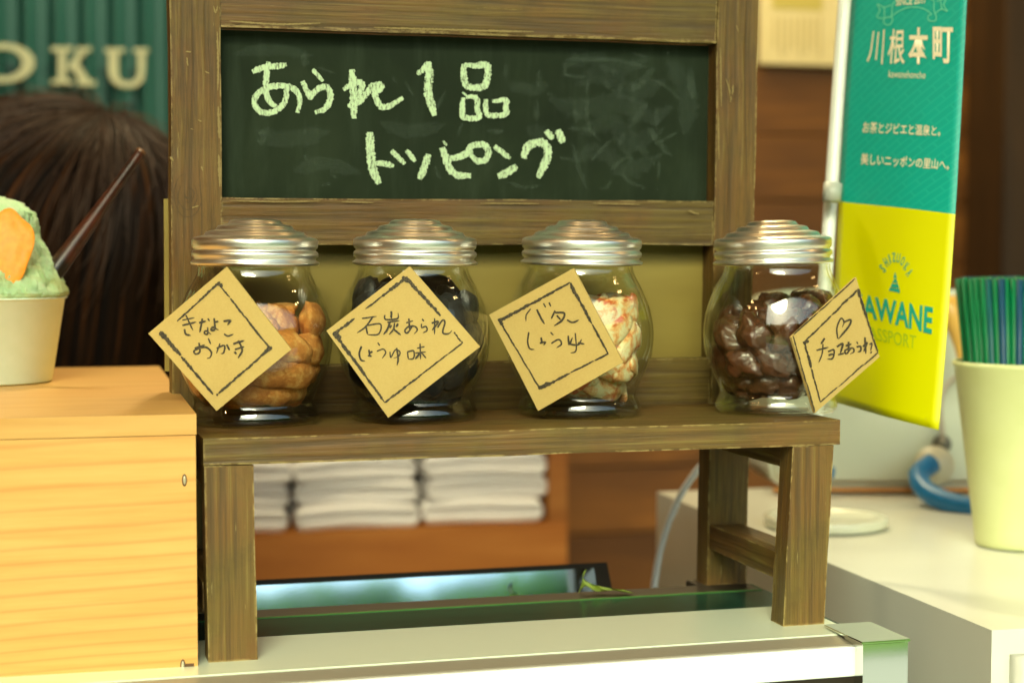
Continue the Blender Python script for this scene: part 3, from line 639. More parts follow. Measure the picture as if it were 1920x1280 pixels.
# ------------------------------------------------------------------ pale wooden box
ZB = .0135
def cedar(seed, axis=0, tone=.93, rings=True):
    def f(t, b):
        sc1 = [3, 3, 3]; v = coords(t, (1.2, 8, 1)); 
        tc = N(t, 'TexCoord'); sp = N(t, 'SeparateXYZ'); t.links.new(tc.outputs['Object'], sp.inputs[0])
        wob = noise_(t, coords(t, (5, 6, 9)), 1.1, 3, .5)
        h = math_(t, 'ADD', sp.outputs[2 if axis == 0 else 1], math_(t, 'ADD', math_(t, 'MULTIPLY', wob, .006), math_(t, 'MULTIPLY', sp.outputs[0], -.035)))
        # rings get closer towards the bottom of the board
        k = math_(t, 'POWER', math_(t, 'ADD', math_(t, 'MULTIPLY', h, -7.0), 1.15), 2.2)
        wv = math_(t, 'FRACT', math_(t, 'ADD', math_(t, 'MULTIPLY', k, 6.5), math_(t, 'MULTIPLY', noise_(t, coords(t, (.6, 1, 26)), 1.0, 2, .5), 1.3)))
        ringc = ramp(t, wv, [(0, (1, 1, 1)), (.10, (.25, .25, .25)), (.55, (0, 0, 0)), (.80, (.12, .12, .12)), (.96, (1, 1, 1))])
        n = noise_(t, coords(t, (6, 90, 90)), 1.5, 5, .6); n2 = noise_(t, coords(t, (5, 9, 16)), 1.2, 3, .5)
        c = ramp(t, n, [(.3, (.66*tone, .36*tone, .105*tone)), (.7, (.78*tone, .47*tone, .16*tone))])
        c = mixc(t, ramp(t, n2, [(.45, (0, 0, 0)), (.7, (.5, .5, .5))]), c, (.72*tone, .36*tone, .10*tone))
        if rings: c = mixc(t, math_(t, 'MULTIPLY', ringc, .38), c, (.50*tone, .20*tone, .05*tone))
        t.links.new(c, b.inputs['Base Color']); bump(t, b, n, .0004, .35)
    return mat('cedar_%d' % seed, rough=.42, build=f, spec=.4)
bxp = onz(368, 776, ZB); BYAW = rad(-2.0)
wb = thing('wooden_box', (bxp[0], bxp[1], Z0), 'pale honey coloured wooden box at the left, holding up the shaved ice cup', 'box', rz=BYAW)
BH = ZB-Z0; BW, BDp = .36, onz(293, 686, ZB)[1]-bxp[1]
CED, CEDT = cedar(1), cedar(2, 1, .84, False)
def wbox(name, x0, x1, y0, y1, z0, z1, m, bev, seg=3):
    c = Vector(((x0+x1)/2, (y0+y1)/2, (z0+z1)/2)); hx, hy, hz = (x1-x0)/2, (y1-y0)/2, (z1-z0)/2
    o = from_bm(name, cbox(-hx, hx, -hy, hy, -hz, hz, bev=bev, seg=seg), m, wb); o.location = c; return o
TBH = .0105
wbox('top_board', -BW, 0, 0, BDp, BH-TBH, BH, CEDT, .0028, 4)
wbox('front_board', -BW, -.0004, .0004, .014, 0, BH-TBH-.0004, CED, .0007)
wbox('side_board', -.0144, -.0006, .0145, BDp-.0145, 0, BH-TBH-.0004, CED, .0007)
wbox('side_board', -BW, -BW+.014, .0145, BDp-.0145, 0, BH-TBH-.0004, CED, .0007)
wbox('back_board', -BW, -.0004, BDp-.014, BDp, 0, BH-TBH-.0004, CED, .0007)
NAILD = mat('dark_nail_hole', (.10, .045, .015), .6); NAILH = mat('nail_head', (.55, .50, .36), .35, .6)
for u, v in ((346, 900), (343, 1247)):
    q = np.array(ony(u, v, bxp[1])); lx, lz = q[0]-bxp[0], q[2]-Z0
    for r1, r2, dd, m, nm in ((.0013, .0032, .0003, NAILD, 'nail_hole'), (.0008, .0023, .0006, NAILH, 'nail_head')):
        bm = lathe([(0, 0), (1, 0), (1, .6), (.8, 1), (0, 1)], 20)
        for v_ in bm.verts: v_.co = Vector((v_.co.x*r1, -v_.co.z*dd, v_.co.y*r2))
        o = from_bm(nm, bm, m, wb, True); o.location = (lx, .0005, lz)
    if v > 1000:
        bm = cbox(0, .0045, -.0004, 0, -.0010, .0008, bev=.0002, seg=1); o = from_bm('wood_chip', bm, NAILD, wb); o.location = (lx+.0012, .0005, lz)

# ------------------------------------------------------------------ shaved ice in a paper cup
PAPER = mat('cream_paper_cup', (.80, .82, .60), .45, build=paper_noise((.76, .92, .78), (.80, .95, .82), 120))
cp = onz(-22, 716, ZB); dcp = px(cp)[2]
ck = dcp/FPX
cup = thing('ice_cup', (cp[0], cp[1], ZB+.0004), 'cream paper cup heaped with green shaved ice, standing on the pale wooden box', 'cup')
R0, R1, HC = 117*ck, 144*ck, 160*ck
from_bm('paper_cup', lathe([(0, .001), (R0*.94, .001), (R0*.97, 0), (R0, .0008), (R1*.985, HC*.965), (R1, HC*.97), (R1+.001, HC*.985), (R1, HC), (R1*.97, HC), (R1*.95, HC*.9), (R0*.95, .004), (0, .004)], 72), PAPER, cup, True)
def ice_(t, b):
    n = noise_(t, coords(t), 90, 6, .7); n2 = noise_(t, coords(t), 30, 4, .6)
    c = ramp(t, n, [(.3, (.46, .76, .38)), (.55, (.60, .86, .50)), (.72, (.78, .92, .64))])
    c = mixc(t, ramp(t, n2, [(.56, (0, 0, 0)), (.66, (.6, .6, .6))]), c, (.50, .50, .14))
    t.links.new(c, b.inputs['Base Color']); bump(t, b, noise_(t, coords(t), 500, 5, .75), .002, 1.0)
    b.inputs['Subsurface Weight'].default_value = .25; b.inputs['Subsurface Radius'].default_value = (.004, .006, .003)
    b.inputs['Subsurface Scale'].default_value = .6
ICE = mat('green_shaved_ice', rough=.42, build=ice_)
bm = lathe([(R1*.88, -.012), (R1*.93, -.003), (R1*1.03, .0012), (R1*1.04, 10*ck), (R1*.94, 34*ck), (R1*.84, 62*ck), (R1*.72, 100*ck), (R1*.64, 140*ck), (R1*.60, 158*ck), (R1*.46, 174*ck), (R1*.25, 186*ck), (0, 192*ck)], 90)
for _ in range(2):
    bmesh.ops.subdivide_edges(bm, edges=bm.edges[:], cuts=1, use_grid_fill=True)
for v in bm.verts:
    q = Vector(v.co); rr = Vector((q.x, q.y, .004)).normalized()
    v.co += rr*(.0024*mnoise.noise(q*90)+.0018*mnoise.noise(q*300)+.0014*mnoise.noise(q*800))*min(1, .25+max(0, q.z)/.01)
o = from_bm('shaved_ice', bm, ICE, cup, True); o.location = (0, 0, HC*.99)
# orange crisp stuck to the ice
CRISP = mat('orange_crisp', rough=.5, build=paper_noise((.84, .29, .022), (.92, .38, .04), 300))
bm = bmesh.new(); bmesh.ops.create_icosphere(bm, subdivisions=4, radius=1)
for v in bm.verts:
    a = math.atan2(v.co.z, v.co.x); k_ = 1+.06*math.sin(5*a)+.05*math.sin(3*a+1)
    v.co = Vector((v.co.x*44*ck*k_, v.co.y*4.5*ck+.0012*(v.co.z**2), v.co.z*77*ck*k_*(.92+.08*v.co.x)))
for v in bm.verts: v.co += Vector((0, .0005*mnoise.noise(v.co*300), 0))
cc_ = at(14, 462, dcp-R1*.78)
o = from_bm('orange_crisp', bm, CRISP, None, True, cc_); o.rotation_euler = (rad(-14), rad(4), -YAW+.25)
tag(o, 'flat oval orange crisp pressed into the green shaved ice', 'crisp')
# dark lacquered spoon handle
LACQ = mat('dark_red_lacquer', rough=.38, coat=.15, build=paper_noise((.010, .005, .003), (.085, .020, .010), 60))
a, b_ = np.array(at(88, 528, dcp+.004)), np.array(at(266, 282, dcp+.035))
o = from_bm('spoon_handle', tube([a, a+(b_-a)*.45+np.array((0, 0, -.0006)), b_], .0024, 14, .004, [.0062, .0060, .0053, .0044, .0037, .0032, .0031]), LACQ, None, True); rebase(o)
tag(o, 'dark red glossy spoon handle sticking up out of the green shaved ice', 'spoon')
g_ = from_bm('gold_tip', lathe([(0, 0), (.0032, 0), (.0033, .001), (.0032, .002), (0, .002)], 16), mat('worn_tip', (.20, .10, .05), .3), o)
g_.rotation_euler = Vector(b_-a).to_track_quat('Z', 'Y').to_euler(); g_.location = Vector(b_-(b_-a)/np.linalg.norm(b_-a)*.002)-o.location

# ------------------------------------------------------------------ person behind the counter (back of the head)
hc = np.array(at(88, 470, 1.60))
pers = thing('person', (hc[0], hc[1], -1.1), 'person with long dark brown hair seen from behind, behind the shaved ice cup', 'person')
SKIN = mat('skin', (.52, .32, .20), .5)
def skinned(name, joints, edges, m, parent, sub=2):
    me = bpy.data.meshes.new(name); me.from_pydata([j[0] for j in joints], edges, []); o = link(name, me, m, parent)
    o.modifiers.new('s', 'SKIN'); 
    for i, j in enumerate(joints):
        me.skin_vertices[0].data[i].radius = j[1]
    me.skin_vertices[0].data[0].use_root = True
    s = o.modifiers.new('u', 'SUBSURF'); s.levels = sub; s.render_levels = sub
    dg = bpy.context.evaluated_depsgraph_get(); em = bpy.data.meshes.new_from_object(o.evaluated_get(dg)); o.modifiers.clear(); o.data = em
    if not em.materials: em.materials.append(m)
    for p in em.polygons: p.use_smooth = True
    return o
hz = hc[2]+1.1
J = [((0, 0, hz-.68), (.12, .10)), ((0, 0, hz-.50), (.10, .08)), ((0, .01, hz-.33), (.15, .10)), ((0, .01, hz-.24), (.10, .08)), ((0, .0, hz-.17), (.05, .05)), ((0, -.01, hz-.10), (.055, .06)), ((0, -.012, hz-.02), (.072, .088)), ((0, -.005, hz+.05), (.066, .08)),
     ((-.14, .01, hz-.28), (.05, .05)), ((-.21, .0, hz-.50), (.042, .042)), ((-.16, -.12, hz-.70), (.034, .034)), ((-.08, -.24, hz-.70), (.03, .02)),
     ((.13, .01, hz-.28), (.05, .05)), ((.13, .10, hz-.50), (.040, .040)), ((.02, .20, hz-.60), (.034, .034)), ((-.06, .24, hz-.60), (.03, .02)),
     ((-.09, 0, hz-.80), (.085, .085)), ((-.10, 0, hz-1.15), (.06, .06)), ((-.10, 0, .05), (.045, .045)), ((.09, 0, hz-.80), (.085, .085)), ((.10, 0, hz-1.15), (.06, .06)), ((.10, 0, .05), (.045, .045))]
E_ = [(0, 1), (1, 2), (2, 3), (3, 4), (4, 5), (5, 6), (6, 7), (3, 8), (8, 9), (9, 10), (10, 11), (3, 12), (12, 13), (13, 14), (14, 15), (0, 16), (16, 17), (17, 18), (0, 19), (19, 20), (20, 21)]
skinned('body', J, E_, mat('dark_shirt', (.03, .026, .03), .8), pers)
def hair_(t, b):
    b.inputs['Specular IOR Level'].default_value = .10
    n = noise_(t, coords(t, (1, 1, 1), 'UV'), 1, 3, .6)
    tc = N(t, 'TexCoord'); mp = N(t, 'Mapping'); mp.inputs['Scale'].default_value = (55, 1.2, 1); t.links.new(tc.outputs['UV'], mp.inputs[0])
    n = noise_(t, mp.outputs[0], 1, 5, .65, .3)
    t.links.new(ramp(t, n, [(.38, (.002, .001, .001)), (.54, (.010, .004, .0015)), (.72, (.10, .034, .008))]), b.inputs['Base Color'])
    bump(t, b, n, .004, .8)
HAIR = mat('brown_hair', rough=.55, build=hair_)
# hair cap: a shell of a head with strands radiating from the crown
bm = bmesh.new(); uvl = bm.loops.layers.uv.new('UVMap'); nu, nv = 120, 40; G = []
crown = Vector((.42, -.42, 1)).normalized(); qrot = Vector((0, 0, 1)).rotation_difference(crown)
for j in range(nv+1):
    row = []
    for i in range(nu):
        th = math.pi*.60*j/nv; ph = 2*math.pi*i/nu
        d = qrot @ Vector((math.sin(th)*math.cos(ph), math.sin(th)*math.sin(ph), math.cos(th)))
        r_ = Vector((d.x*.132, d.y*.125, .120*math.copysign(abs(d.z)**.8, d.z)))
        nz = .017*mnoise.noise(Vector((math.cos(ph)*2.2, math.sin(ph)*2.2, th*.5)))+.004*mnoise.noise(Vector((math.cos(ph)*11, math.sin(ph)*11, th*.8)))
        r_ *= 1+nz*8*min(1, th*1.2)
        if j > nv*.62: # hang down
            k = (j-nv*.62)/(nv*.38); r_.z -= .20*k**1.3; r_.x *= 1-.10*k; r_.y *= 1-.15*k
        row.append(bm.verts.new(r_))
    G.append(row)
for j in range(nv):
    for i in range(nu):
        k = (i+1) % nu; f = bm.faces.new((G[j][i], G[j][k], G[j+1][k], G[j+1][i]))
        for l, (a, c) in zip(f.loops, ((i, j), (i+1, j), (i+1, j+1), (i, j+1))): l[uvl].uv = (a/nu*2, c/nv)
hr = from_bm('hair', bm, HAIR, pers, True); hr.location = (0, -.006, hz+.012)
# loose locks standing off the shell
bm = bmesh.new(); g2 = random.Random(3)
V, Fc = [], []
for k in range(700):
    ph = g2.uniform(0, 2*math.pi); t0 = g2.uniform(.05, .9); t1 = t0+g2.uniform(.5, .9); wd = g2.uniform(.0003, .0009); off = g2.uniform(1.0, 1.03); lift_ = g2.uniform(0, .03) if k % 4 else g2.uniform(.03, .11); dph = g2.uniform(-.15, .15)
    pts = []
    for s in range(9):
        th = t0+(t1-t0)*s/8; p_ = ph+dph*(s/8)**2
        d = qrot @ Vector((math.sin(th)*math.cos(p_), math.sin(th)*math.sin(p_), math.cos(th)))
        o_ = off+lift_*math.sin(s/8*math.pi)
        pts.append(Vector((d.x*.132, d.y*.125, .120*math.copysign(abs(d.z)**.8, d.z)))*o_)
    for s, p in enumerate(pts):
        tdir = (pts[min(s+1, 8)]-pts[max(s-1, 0)]).normalized(); sd_ = tdir.cross(p.normalized()).normalized()*wd*(1-abs(s/4-1)*.6)
        nn = p.normalized()*wd*.5
        V += [tuple(p+sd_), tuple(p+nn), tuple(p-sd_)]
    b0 = len(V)-27
    for s in range(8):
        a = b0+3*s; Fc += [(a, a+1, a+4, a+3), (a+1, a+2, a+5, a+4)]
bm.free(); me = bpy.data.meshes.new('stray_hair'); me.from_pydata(V, [], Fc)
lk = link('stray_hair', me, mat('brown_hair_locks', (.035, .012, .003), .6), pers); lk.location = hr.location

# ------------------------------------------------------------------ teal corrugated panel with letters
YP = 1.55
pl, pr_ = ony(-260, 0, YP), ony(420, 0, YP)
def teal_(t, b):
    n = noise_(t, coords(t), 6, 3); t.links.new(ramp(t, n, [(.3, (.018, .095, .085)), (.7, (.028, .120, .105))]), b.inputs['Base Color'])
zt, zb = ony(100, -160, YP)[2], ony(100, 800, YP)[2]
panel = thing('corrugated_sign', ((pl[0]+pr_[0])/2, YP, zb), 'dark teal ribbed sign panel with cream capital letters, behind the person', 'sign')
PIT = (ony(280, 0, YP)[0]-ony(0, 0, YP)[0])/5.0
nx = 240; bm = bmesh.new(); r0, r1 = [], []; nx = 480
for i in range(nx+1):
    x = pl[0]+(pr_[0]-pl[0])*i/nx; ph = (x/PIT) % 1.0
    d = .016*min(1, max(0, (abs(ph-.5)-.05)/.24))
    for r_, zz in ((r0, zb), (r1, zt)): r_.append(bm.verts.new((x-panel.location.x, d, zz-zb)))
for i in range(nx): bm.faces.new((r0[i], r0[i+1], r1[i+1], r1[i]))
from_bm('ribbed_sheet', bm, mat('teal_paint', rough=.4, build=teal_), panel)
CREAM = mat('cream_paint', (.50, .54, .36), .5)
def letter_prism(polys, name='letter'):
    bm = bmesh.new()
    for k, poly in enumerate(polys):
        Q = [ony(u, v, YP-.006-.0006*k) for u, v in poly]
        a = [bm.verts.new((q[0], q[1], q[2])) for q in Q]; b = [bm.verts.new((q[0], q[1]+.004, q[2])) for q in Q]; n = len(a)
        bm.faces.new(a); bm.faces.new(b[::-1])
        for i in range(n): bm.faces.new((a[i], b[i], b[(i+1) % n], a[(i+1) % n]))
    o = from_bm(name, bm, CREAM); rebase(o); o.location = o.location-panel.location; o.parent = panel; return o
K_ = 2.977
def cr(pts): return [(x/K_, y/K_) for x, y in pts]
ring = []
oc = (20, 352)
for s in range(28):
    a0, a1 = 2*math.pi*s/28, 2*math.pi*(s+1)/28
    ring.append(cr([(oc[0]+172*math.cos(a0), oc[1]+108*math.sin(a0)), (oc[0]+172*math.cos(a1), oc[1]+108*math.sin(a1)), (oc[0]+108*math.cos(a1), oc[1]+74*math.sin(a1)), (oc[0]+108*math.cos(a0), oc[1]+74*math.sin(a0))]))
bm = bmesh.new()
ro = [(oc[0]+174*math.cos(2*math.pi*s/40), oc[1]+110*math.sin(2*math.pi*s/40)) for s in range(40)]
ri = [(oc[0]+104*math.cos(2*math.pi*s/40), oc[1]+76*math.sin(2*math.pi*s/40)) for s in range(40)]
def vy(p, y): q = ony(p[0]/K_, p[1]/K_, y); return bm.verts.new(tuple(q))
A = [vy(p, YP-.006) for p in ro]; B = [vy(p, YP-.006) for p in ri]; A2 = [vy(p, YP-.002) for p in ro]; B2 = [vy(p, YP-.002) for p in ri]
for i in range(40):
    j = (i+1) % 40; bm.faces.new((A[i], A[j], B[j], B[i])); bm.faces.new((A[i], A2[i], A2[j], A[j])); bm.faces.new((B[i], B[j], B2[j], B2[i])); bm.faces.new((A2[i], B2[i], B2[j], A2[j]))
o = from_bm('letter', bm, CREAM); rebase(o); o.location = o.location-panel.location; o.parent = panel
letter_prism([cr([(325, 275), (368, 275), (368, 460), (325, 460)]), cr([(285, 262), (408, 262), (408, 288), (285, 288)]), cr([(285, 445), (408, 445), (408, 470), (285, 470)]), cr([(375, 375), (440, 285), (490, 285), (395, 400)]), cr([(388, 350), (425, 335), (520, 475), (455, 475)]), cr([(430, 265), (510, 265), (510, 288), (430, 288)]), cr([(435, 452), (535, 452), (535, 478), (435, 478)])])
letter_prism([cr([(605, 285), (660, 285), (660, 420), (605, 400)]), cr([(585, 270), (695, 270), (695, 294), (585, 294)]), cr([(770, 290), (810, 290), (808, 400), (770, 420)]), cr([(745, 272), (830, 272), (830, 295), (745, 295)]), cr([(605, 398), (660, 415), (675, 445), (700, 458), (700, 490), (650, 478), (615, 440)]), cr([(700, 458), (740, 455), (765, 430), (770, 410), (808, 398), (800, 450), (760, 485), (700, 492)])])

# ------------------------------------------------------------------ room behind: wall planks, post, papers, shelf with towels
YW = 1.75
def darkwood(name, c1, c2, c3, s=(1.2, 12, 12)):
    def f(t, b):
        n = noise_(t, coords(t, s), 2.2, 5, .6, .7); t.links.new(ramp(t, n, [(.3, c1), (.52, c2), (.72, c3)]), b.inputs['Base Color']); bump(t, b, n, .001, .4)
        oi = N(t, 'ObjectInfo'); hs = N(t, 'HueSaturation'); hs.inputs['Value'].default_value = 1
        l = b.inputs['Base Color'].links[0].from_socket; t.links.new(l, hs.inputs['Color'])
        t.links.new(math_(t, 'ADD', math_(t, 'MULTIPLY', oi.outputs['Random'], .5), .75), hs.inputs['Value']); t.links.new(hs.outputs[0], b.inputs['Base Color'])
    return mat(name, rough=.5, build=f)
PLK = darkwood('dark_cedar_planks', (.10, .036, .006), (.165, .062, .010), (.27, .105, .018))
ORG = darkwood('orange_pine', (.32, .10, .018), (.42, .15, .030), (.52, .21, .05))
wall = link('back_wall', bpy.data.meshes.new('back_wall'), None); bmw = cbox(-1.39, 3.29, YW+.012, YW+.10, -1.1, 1.79, bev=0); bmw.to_mesh(wall.data); bmw.free(); wall.data.materials.append(PLK); tag(wall, kind='structure')
zz = -1.09; k = 0
while zz < 1.68:
    h = .105
    o = add_box('wall_plank', -1.38, 3.28, YW-.004+.003*(k % 2), YW+.0115, zz, zz+h-.003, PLK, None, bev=.002, seg=1); o.parent = wall
    o.data.materials.clear(); o.data.materials.append(PLK); zz += h; k += 1
POST = darkwood('post_wood', (.030, .014, .005), (.050, .024, .008), (.080, .038, .013), (12, 12, 1.2))
q = ony(1882, 300, YW-.12)
pst = rebase(from_bm('wall_post', cbox(q[0], q[0]+.12, YW-.12, YW-.005, -1.1, 2.0, bev=.003), POST)); tag(pst, 'dark brown upright wooden post against the wall at the right edge', 'post')
# cream notices on the wall
PAPR = mat('cream_notice_paper', (.80, .68, .38), .8, build=paper_noise((.78, .66, .36), (.84, .72, .42), 20))
PRN = mat('faded_print', (.62, .52, .27), .8); PRN2 = mat('mustard_print', (.60, .50, .14), .8)
a = ony(1424, -120, YW-.02); b = ony(1576, 124, YW-.02)
pap = thing('notice', ((a[0]+b[0])/2, YW-.02, b[2]), 'cream printed notice pinned on the plank wall above the banner pole', 'notice')
def flat(name, u0, v0, u1, v1, y, m, parent):
    p = ony(u0, v0, YW-.02); q = ony(u1, v1, YW-.02)
    o = add_box(name, p[0], q[0], y-.0006, y+.0006, q[2], p[2], m, parent, bev=0); return o
flat('paper', 1424, -120, 1576, 124, YW-.02, PAPR, pap)
flat('print_block', 1448, -60, 1541, 20, YW-.0214, PRN2, pap)
for i in range(8): flat('text_column', 1450+i*12, 32, 1455+i*12, 92+8*((i*5) % 3), YW-.0214, PRN, pap)
# shelf unit
YS = 1.22
su = thing('shelf_unit', (ony(760, 1040, YS)[0], YS, -1.1), 'orange brown wooden shelf unit holding folded white towels behind the stand', 'shelf')
xa, xb = ony(380, 1000, YS)[0], ony(1064, 900, YS)[0]
zs = ony(800, 988, YS)[2]
thk = .062
add_box('shelf_board', xa-.25, xb, YS, YS+.34, zs-thk, zs, ORG, su, bev=.003)
add_box('upright', xb-.024, xb, YS+.001, YS+.34, zs+.0005, zs+.34, ORG, su, bev=.002)
add_box('upright', xb-.026, xb-.001, YS+.004, YS+.34, -1.1, zs-thk-.0005, ORG, su, bev=.002)
add_box('shelf_board', xa-.25, xb, YS, YS+.34, zs+.342, zs+.36, ORG, su, bev=.002)
add_box('back_panel', xa-.25, xb-.03, YS+.341, YS+.347, -1.1, zs+.34, PLK, su, bev=.001)
def towel_(t, b):
    n = noise_(t, coords(t), 300, 4, .7); t.links.new(ramp(t, n, [(.3, (.86, .82, .80)), (.7, (.90, .87, .85))]), b.inputs['Base Color']); bump(t, b, n, .002, .6)
TOW = mat('white_towelling', rough=.95, build=towel_)
def towel_mesh(W_, D_, H_, seed):
    """A folded towel: layers that wrap round at the front edge."""
    bm = bmesh.new(); n = 34; L_ = 2; rows = []
    prof = []
    for l in range(L_):
        z0_ = H_*l/L_; z1_ = H_*(l+1)/L_; zc = (z0_+z1_)/2; r = (z1_-z0_)/2*.97
        for a_ in range(-90, 91, 22): prof.append((-r*math.cos(rad(a_)), zc+r*math.sin(rad(a_))))
    prof = [(D_, 0)]+prof+[(D_, H_*.99)]
    for i in range(n+1):
        x = -W_/2+W_*i/n; e = min(1, (W_/2-abs(x))/.010); e = math.sqrt(max(0, 1-(1-e)**2))*.65+.35
        row = []
        for y, z_ in prof:
            s = .003*math.sin(x*23+seed)+.003*mnoise.noise(Vector((x*14, z_*30, seed)))+.0008*mnoise.noise(Vector((x*60, z_*60, seed)))
            zz_ = H_/2+(z_-H_/2)*e*.97+.0022*math.cos(x*21)*(z_/H_)-.0014+.0008*math.sin(x*40+seed)
            row.append(bm.verts.new((x, y+s if y < D_ else y, zz_)))
        rows.append(row)
    for a_, b in zip(rows, rows[1:]):
        for i in range(len(a_)-1): bm.faces.new((a_[i], a_[i+1], b[i+1], b[i]))
        bm.faces.new((a_[-1], a_[0], b[0], b[-1]))
    bm.faces.new(rows[0]); bm.faces.new(rows[-1][::-1])
    bmesh.ops.recalc_face_normals(bm, faces=bm.faces)
    me = bpy.data.meshes.new('folded_towel'); bm.to_mesh(me); bm.free(); me.materials.append(TOW)
    for p in me.polygons: p.use_smooth = True
    return me
px_m = px(ony(800, 950, YS))[2]/FPX
tw = [towel_mesh(.150, .20, .0300, s) for s in (1, 2, 3)]
SN = ['left', 'middle', 'right']; LV = ['lowest', 'second lowest', 'middle', 'second highest', 'topmost']
for si, (uc, wpx) in enumerate(((430, 228), (672, 232), (909, 236))):
    xc = ony(uc, 950, YS)[0]; wm = wpx*px_m
    for k in range(5):
        o = bpy.data.objects.new('folded_towel', tw[(k+si) % 3]); col.objects.link(o)
        o.location = (xc+rng.uniform(-.003, .003)+(.004 if si == 2 and k in (1, 2) else 0), YS+.012+rng.uniform(-.004, .004), zs+.0012+k*.0292); o.scale = (wm/.150*rng.uniform(.975, 1.01), 1, 1); o.rotation_euler.z = rng.uniform(-.02, .02)
        tag(o, 'folded white towel, %s in the %s stack on the orange shelf' % (['bottom one', 'second from the bottom', 'third from the bottom', 'fourth from the bottom', 'top one'][k], SN[si]), 'towel', 'folded white towels stacked on the orange shelf')

# ------------------------------------------------------------------ white cabinet at the right, machine, disc, cables
ZC = CAM[2]-.215
n0 = onz(1861, 1180, ZC); f0 = onz(1235, 922, ZC)
CY = math.atan2(-(f0[0]-n0[0]), f0[1]-n0[1])
WHT = mat('white_plastic', (.80, .78, .70), .30, coat=.2, build=paper_noise((.62, .63, .56), (.67, .68, .61), 8))
cab = thing('white_cabinet', (n0[0], n0[1], -1.1), 'glossy white counter cabinet at the right under the cup of straws', 'cabinet', rz=CY)
L_ = float(np.hypot(*(f0-n0)[:2])); H_ = ZC+1.1
def cabx(name, x0, x1, y0, y1, z0, z1, m, bev, par=cab, seg=5):
    c = Vector(((x0+x1)/2, (y0+y1)/2, (z0+z1)/2)); hx, hy, hz_ = (x1-x0)/2, (y1-y0)/2, (z1-z0)/2
    o = from_bm(name, cbox(-hx, hx, -hy, hy, -hz_, hz_, bev=bev, seg=seg), m, par, True); o.location = c; return o
o = cabx('cabinet_body', -.001, .75, -.001, L_+.002, 0, H_, WHT, .012)
for p in o.data.polygons: p.use_smooth = len(p.vertices) == 4 and p.area < .01
cabx('door', .010, .40, -.016, -.0015, .1, H_-.014, WHT, .004)
# rear machine
MAC = mat('pale_grey_plastic', (.7, .7, .6), .38, build=paper_noise((.53, .58, .49), (.57, .62, .52), 6))
dm = 1.56
mach = thing('machine', tuple(Vector(at(1700, 915, dm))), 'pale grey white machine housing standing at the back of the white cabinet', 'machine')
mp_ = [at(1438, 925, dm), at(2100, 912, dm), at(2100, 528, dm), at(1500, 560, dm)]
def roundpoly(u0, v0, u1, v1, r, n=8):
    out = []
    for cx, cy, a0 in ((u1-r, v1-r, 0), (u0+r, v1-r, 90), (u0+r, v0+r, 180), (u1-r, v0+r, 270)):
        for i in range(n+1): a = rad(a0+90*i/n); out.append((cx+r*math.cos(a), cy+r*math.sin(a)))
    return out
bm = bmesh.new(); rp = roundpoly(1444, 542, 2080, 913, 34)
A = [bm.verts.new(tuple(Vector(at(u, v, dm))-mach.location)) for u, v in rp]; off = Vector(FW)*.16
B = [bm.verts.new(v.co+off) for v in A]; n = len(A); bm.faces.new(A); bm.faces.new(B[::-1])
for i in range(n): bm.faces.new((A[i], B[i], B[(i+1) % n], A[(i+1) % n]))
bmesh.ops.recalc_face_normals(bm, faces=bm.faces)
bmesh.ops.bevel(bm, geom=[e for e in bm.edges if e.calc_face_angle(0) > .9], offset=.006, segments=3, affect='EDGES')
from_bm('housing', bm, MAC, mach)
def inm(o): rebase(o); o.location = o.location-mach.location; o.parent = mach; return o
inm(from_bm('base_strip', quad := box8([tuple(at(u, v, d)) for u, v, d in ((1450, 921, dm-.012), (2080, 921, dm-.012), (2080, 921, dm+.1), (1450, 921, dm+.1), (1450, 914, dm-.012), (2080, 914, dm-.012), (2080, 914, dm+.1), (1450, 914, dm+.1))], bev=.0006), mat('orange_trim', (.62, .28, .09), .4)))
inm(from_bm('socket', tube([at(1752, 872, dm-.045), at(1752, 872, dm+.01)], .0165, 22), mat('beige_plastic', (.62, .58, .44), .4), None, True))
inm(from_bm('knob', tube([at(1766, 832, dm-.02), at(1766, 832, dm+.01)], .008, 16), mat('dark_grey_plastic', (.12, .12, .10), .4), None, True))
inm(from_bm('wire_loop', tube([at(1800, 700, dm-.012), at(1772, 726, dm-.016), at(1763, 765, dm-.016), at(1766, 800, dm-.016), at(1768, 830, dm-.02)], .0022, 8), mat('grey_wire', (.40, .36, .30), .5), None, True))
o = inm(from_bm('lever', tube([at(1776, 562, dm-.05), at(1786, 598, dm-.055), at(1798, 640, dm-.05), at(1806, 700, dm-.05)], .006, 12, radii=[.009, .008, .006, .004, .003]), mat('amber_plastic', (.70, .42, .10), .35), None, True))
BLUE = mat('blue_hose_rubber', (.015, .16, .40), .35)
hd = 1.50
o = rebase(from_bm('blue_hose', tube([at(1748, 868, hd), at(1722, 890, hd-.01), at(1738, 922, hd-.03), at(1790, 945, hd-.05), at(1850, 955, hd-.06), at(1930, 958, hd-.05), at(2010, 950, hd)], .0085, 14, .008), BLUE, None, True)); tag(o, 'bright blue hose curving from the pale machine to behind the cup of straws', 'hose')
o = rebase(from_bm('blue_hose', tube([at(1563, 886, dm-.03), at(1545, 884, dm-.03), at(1500, 880, dm-.03)], .0050, 12), BLUE, None, True)); tag(o, 'short end of blue hose showing beside the right front leg of the stand', 'hose')
dq = onz(1548, 985, ZC+.0006)
o = from_bm('plastic_disc', lathe([(0, 0), (.044, 0), (.0465, .001), (.0465, .0072), (.0455, .0080), (.038, .0080), (.036, .0062), (0, .0062)], 64), mat('milky_plastic', (.74, .78, .66), .2, coat=.3), None, True, dq); tag(o, 'flat round milky white lid lying on the white cabinet top', 'lid')
cy_ = 1.32
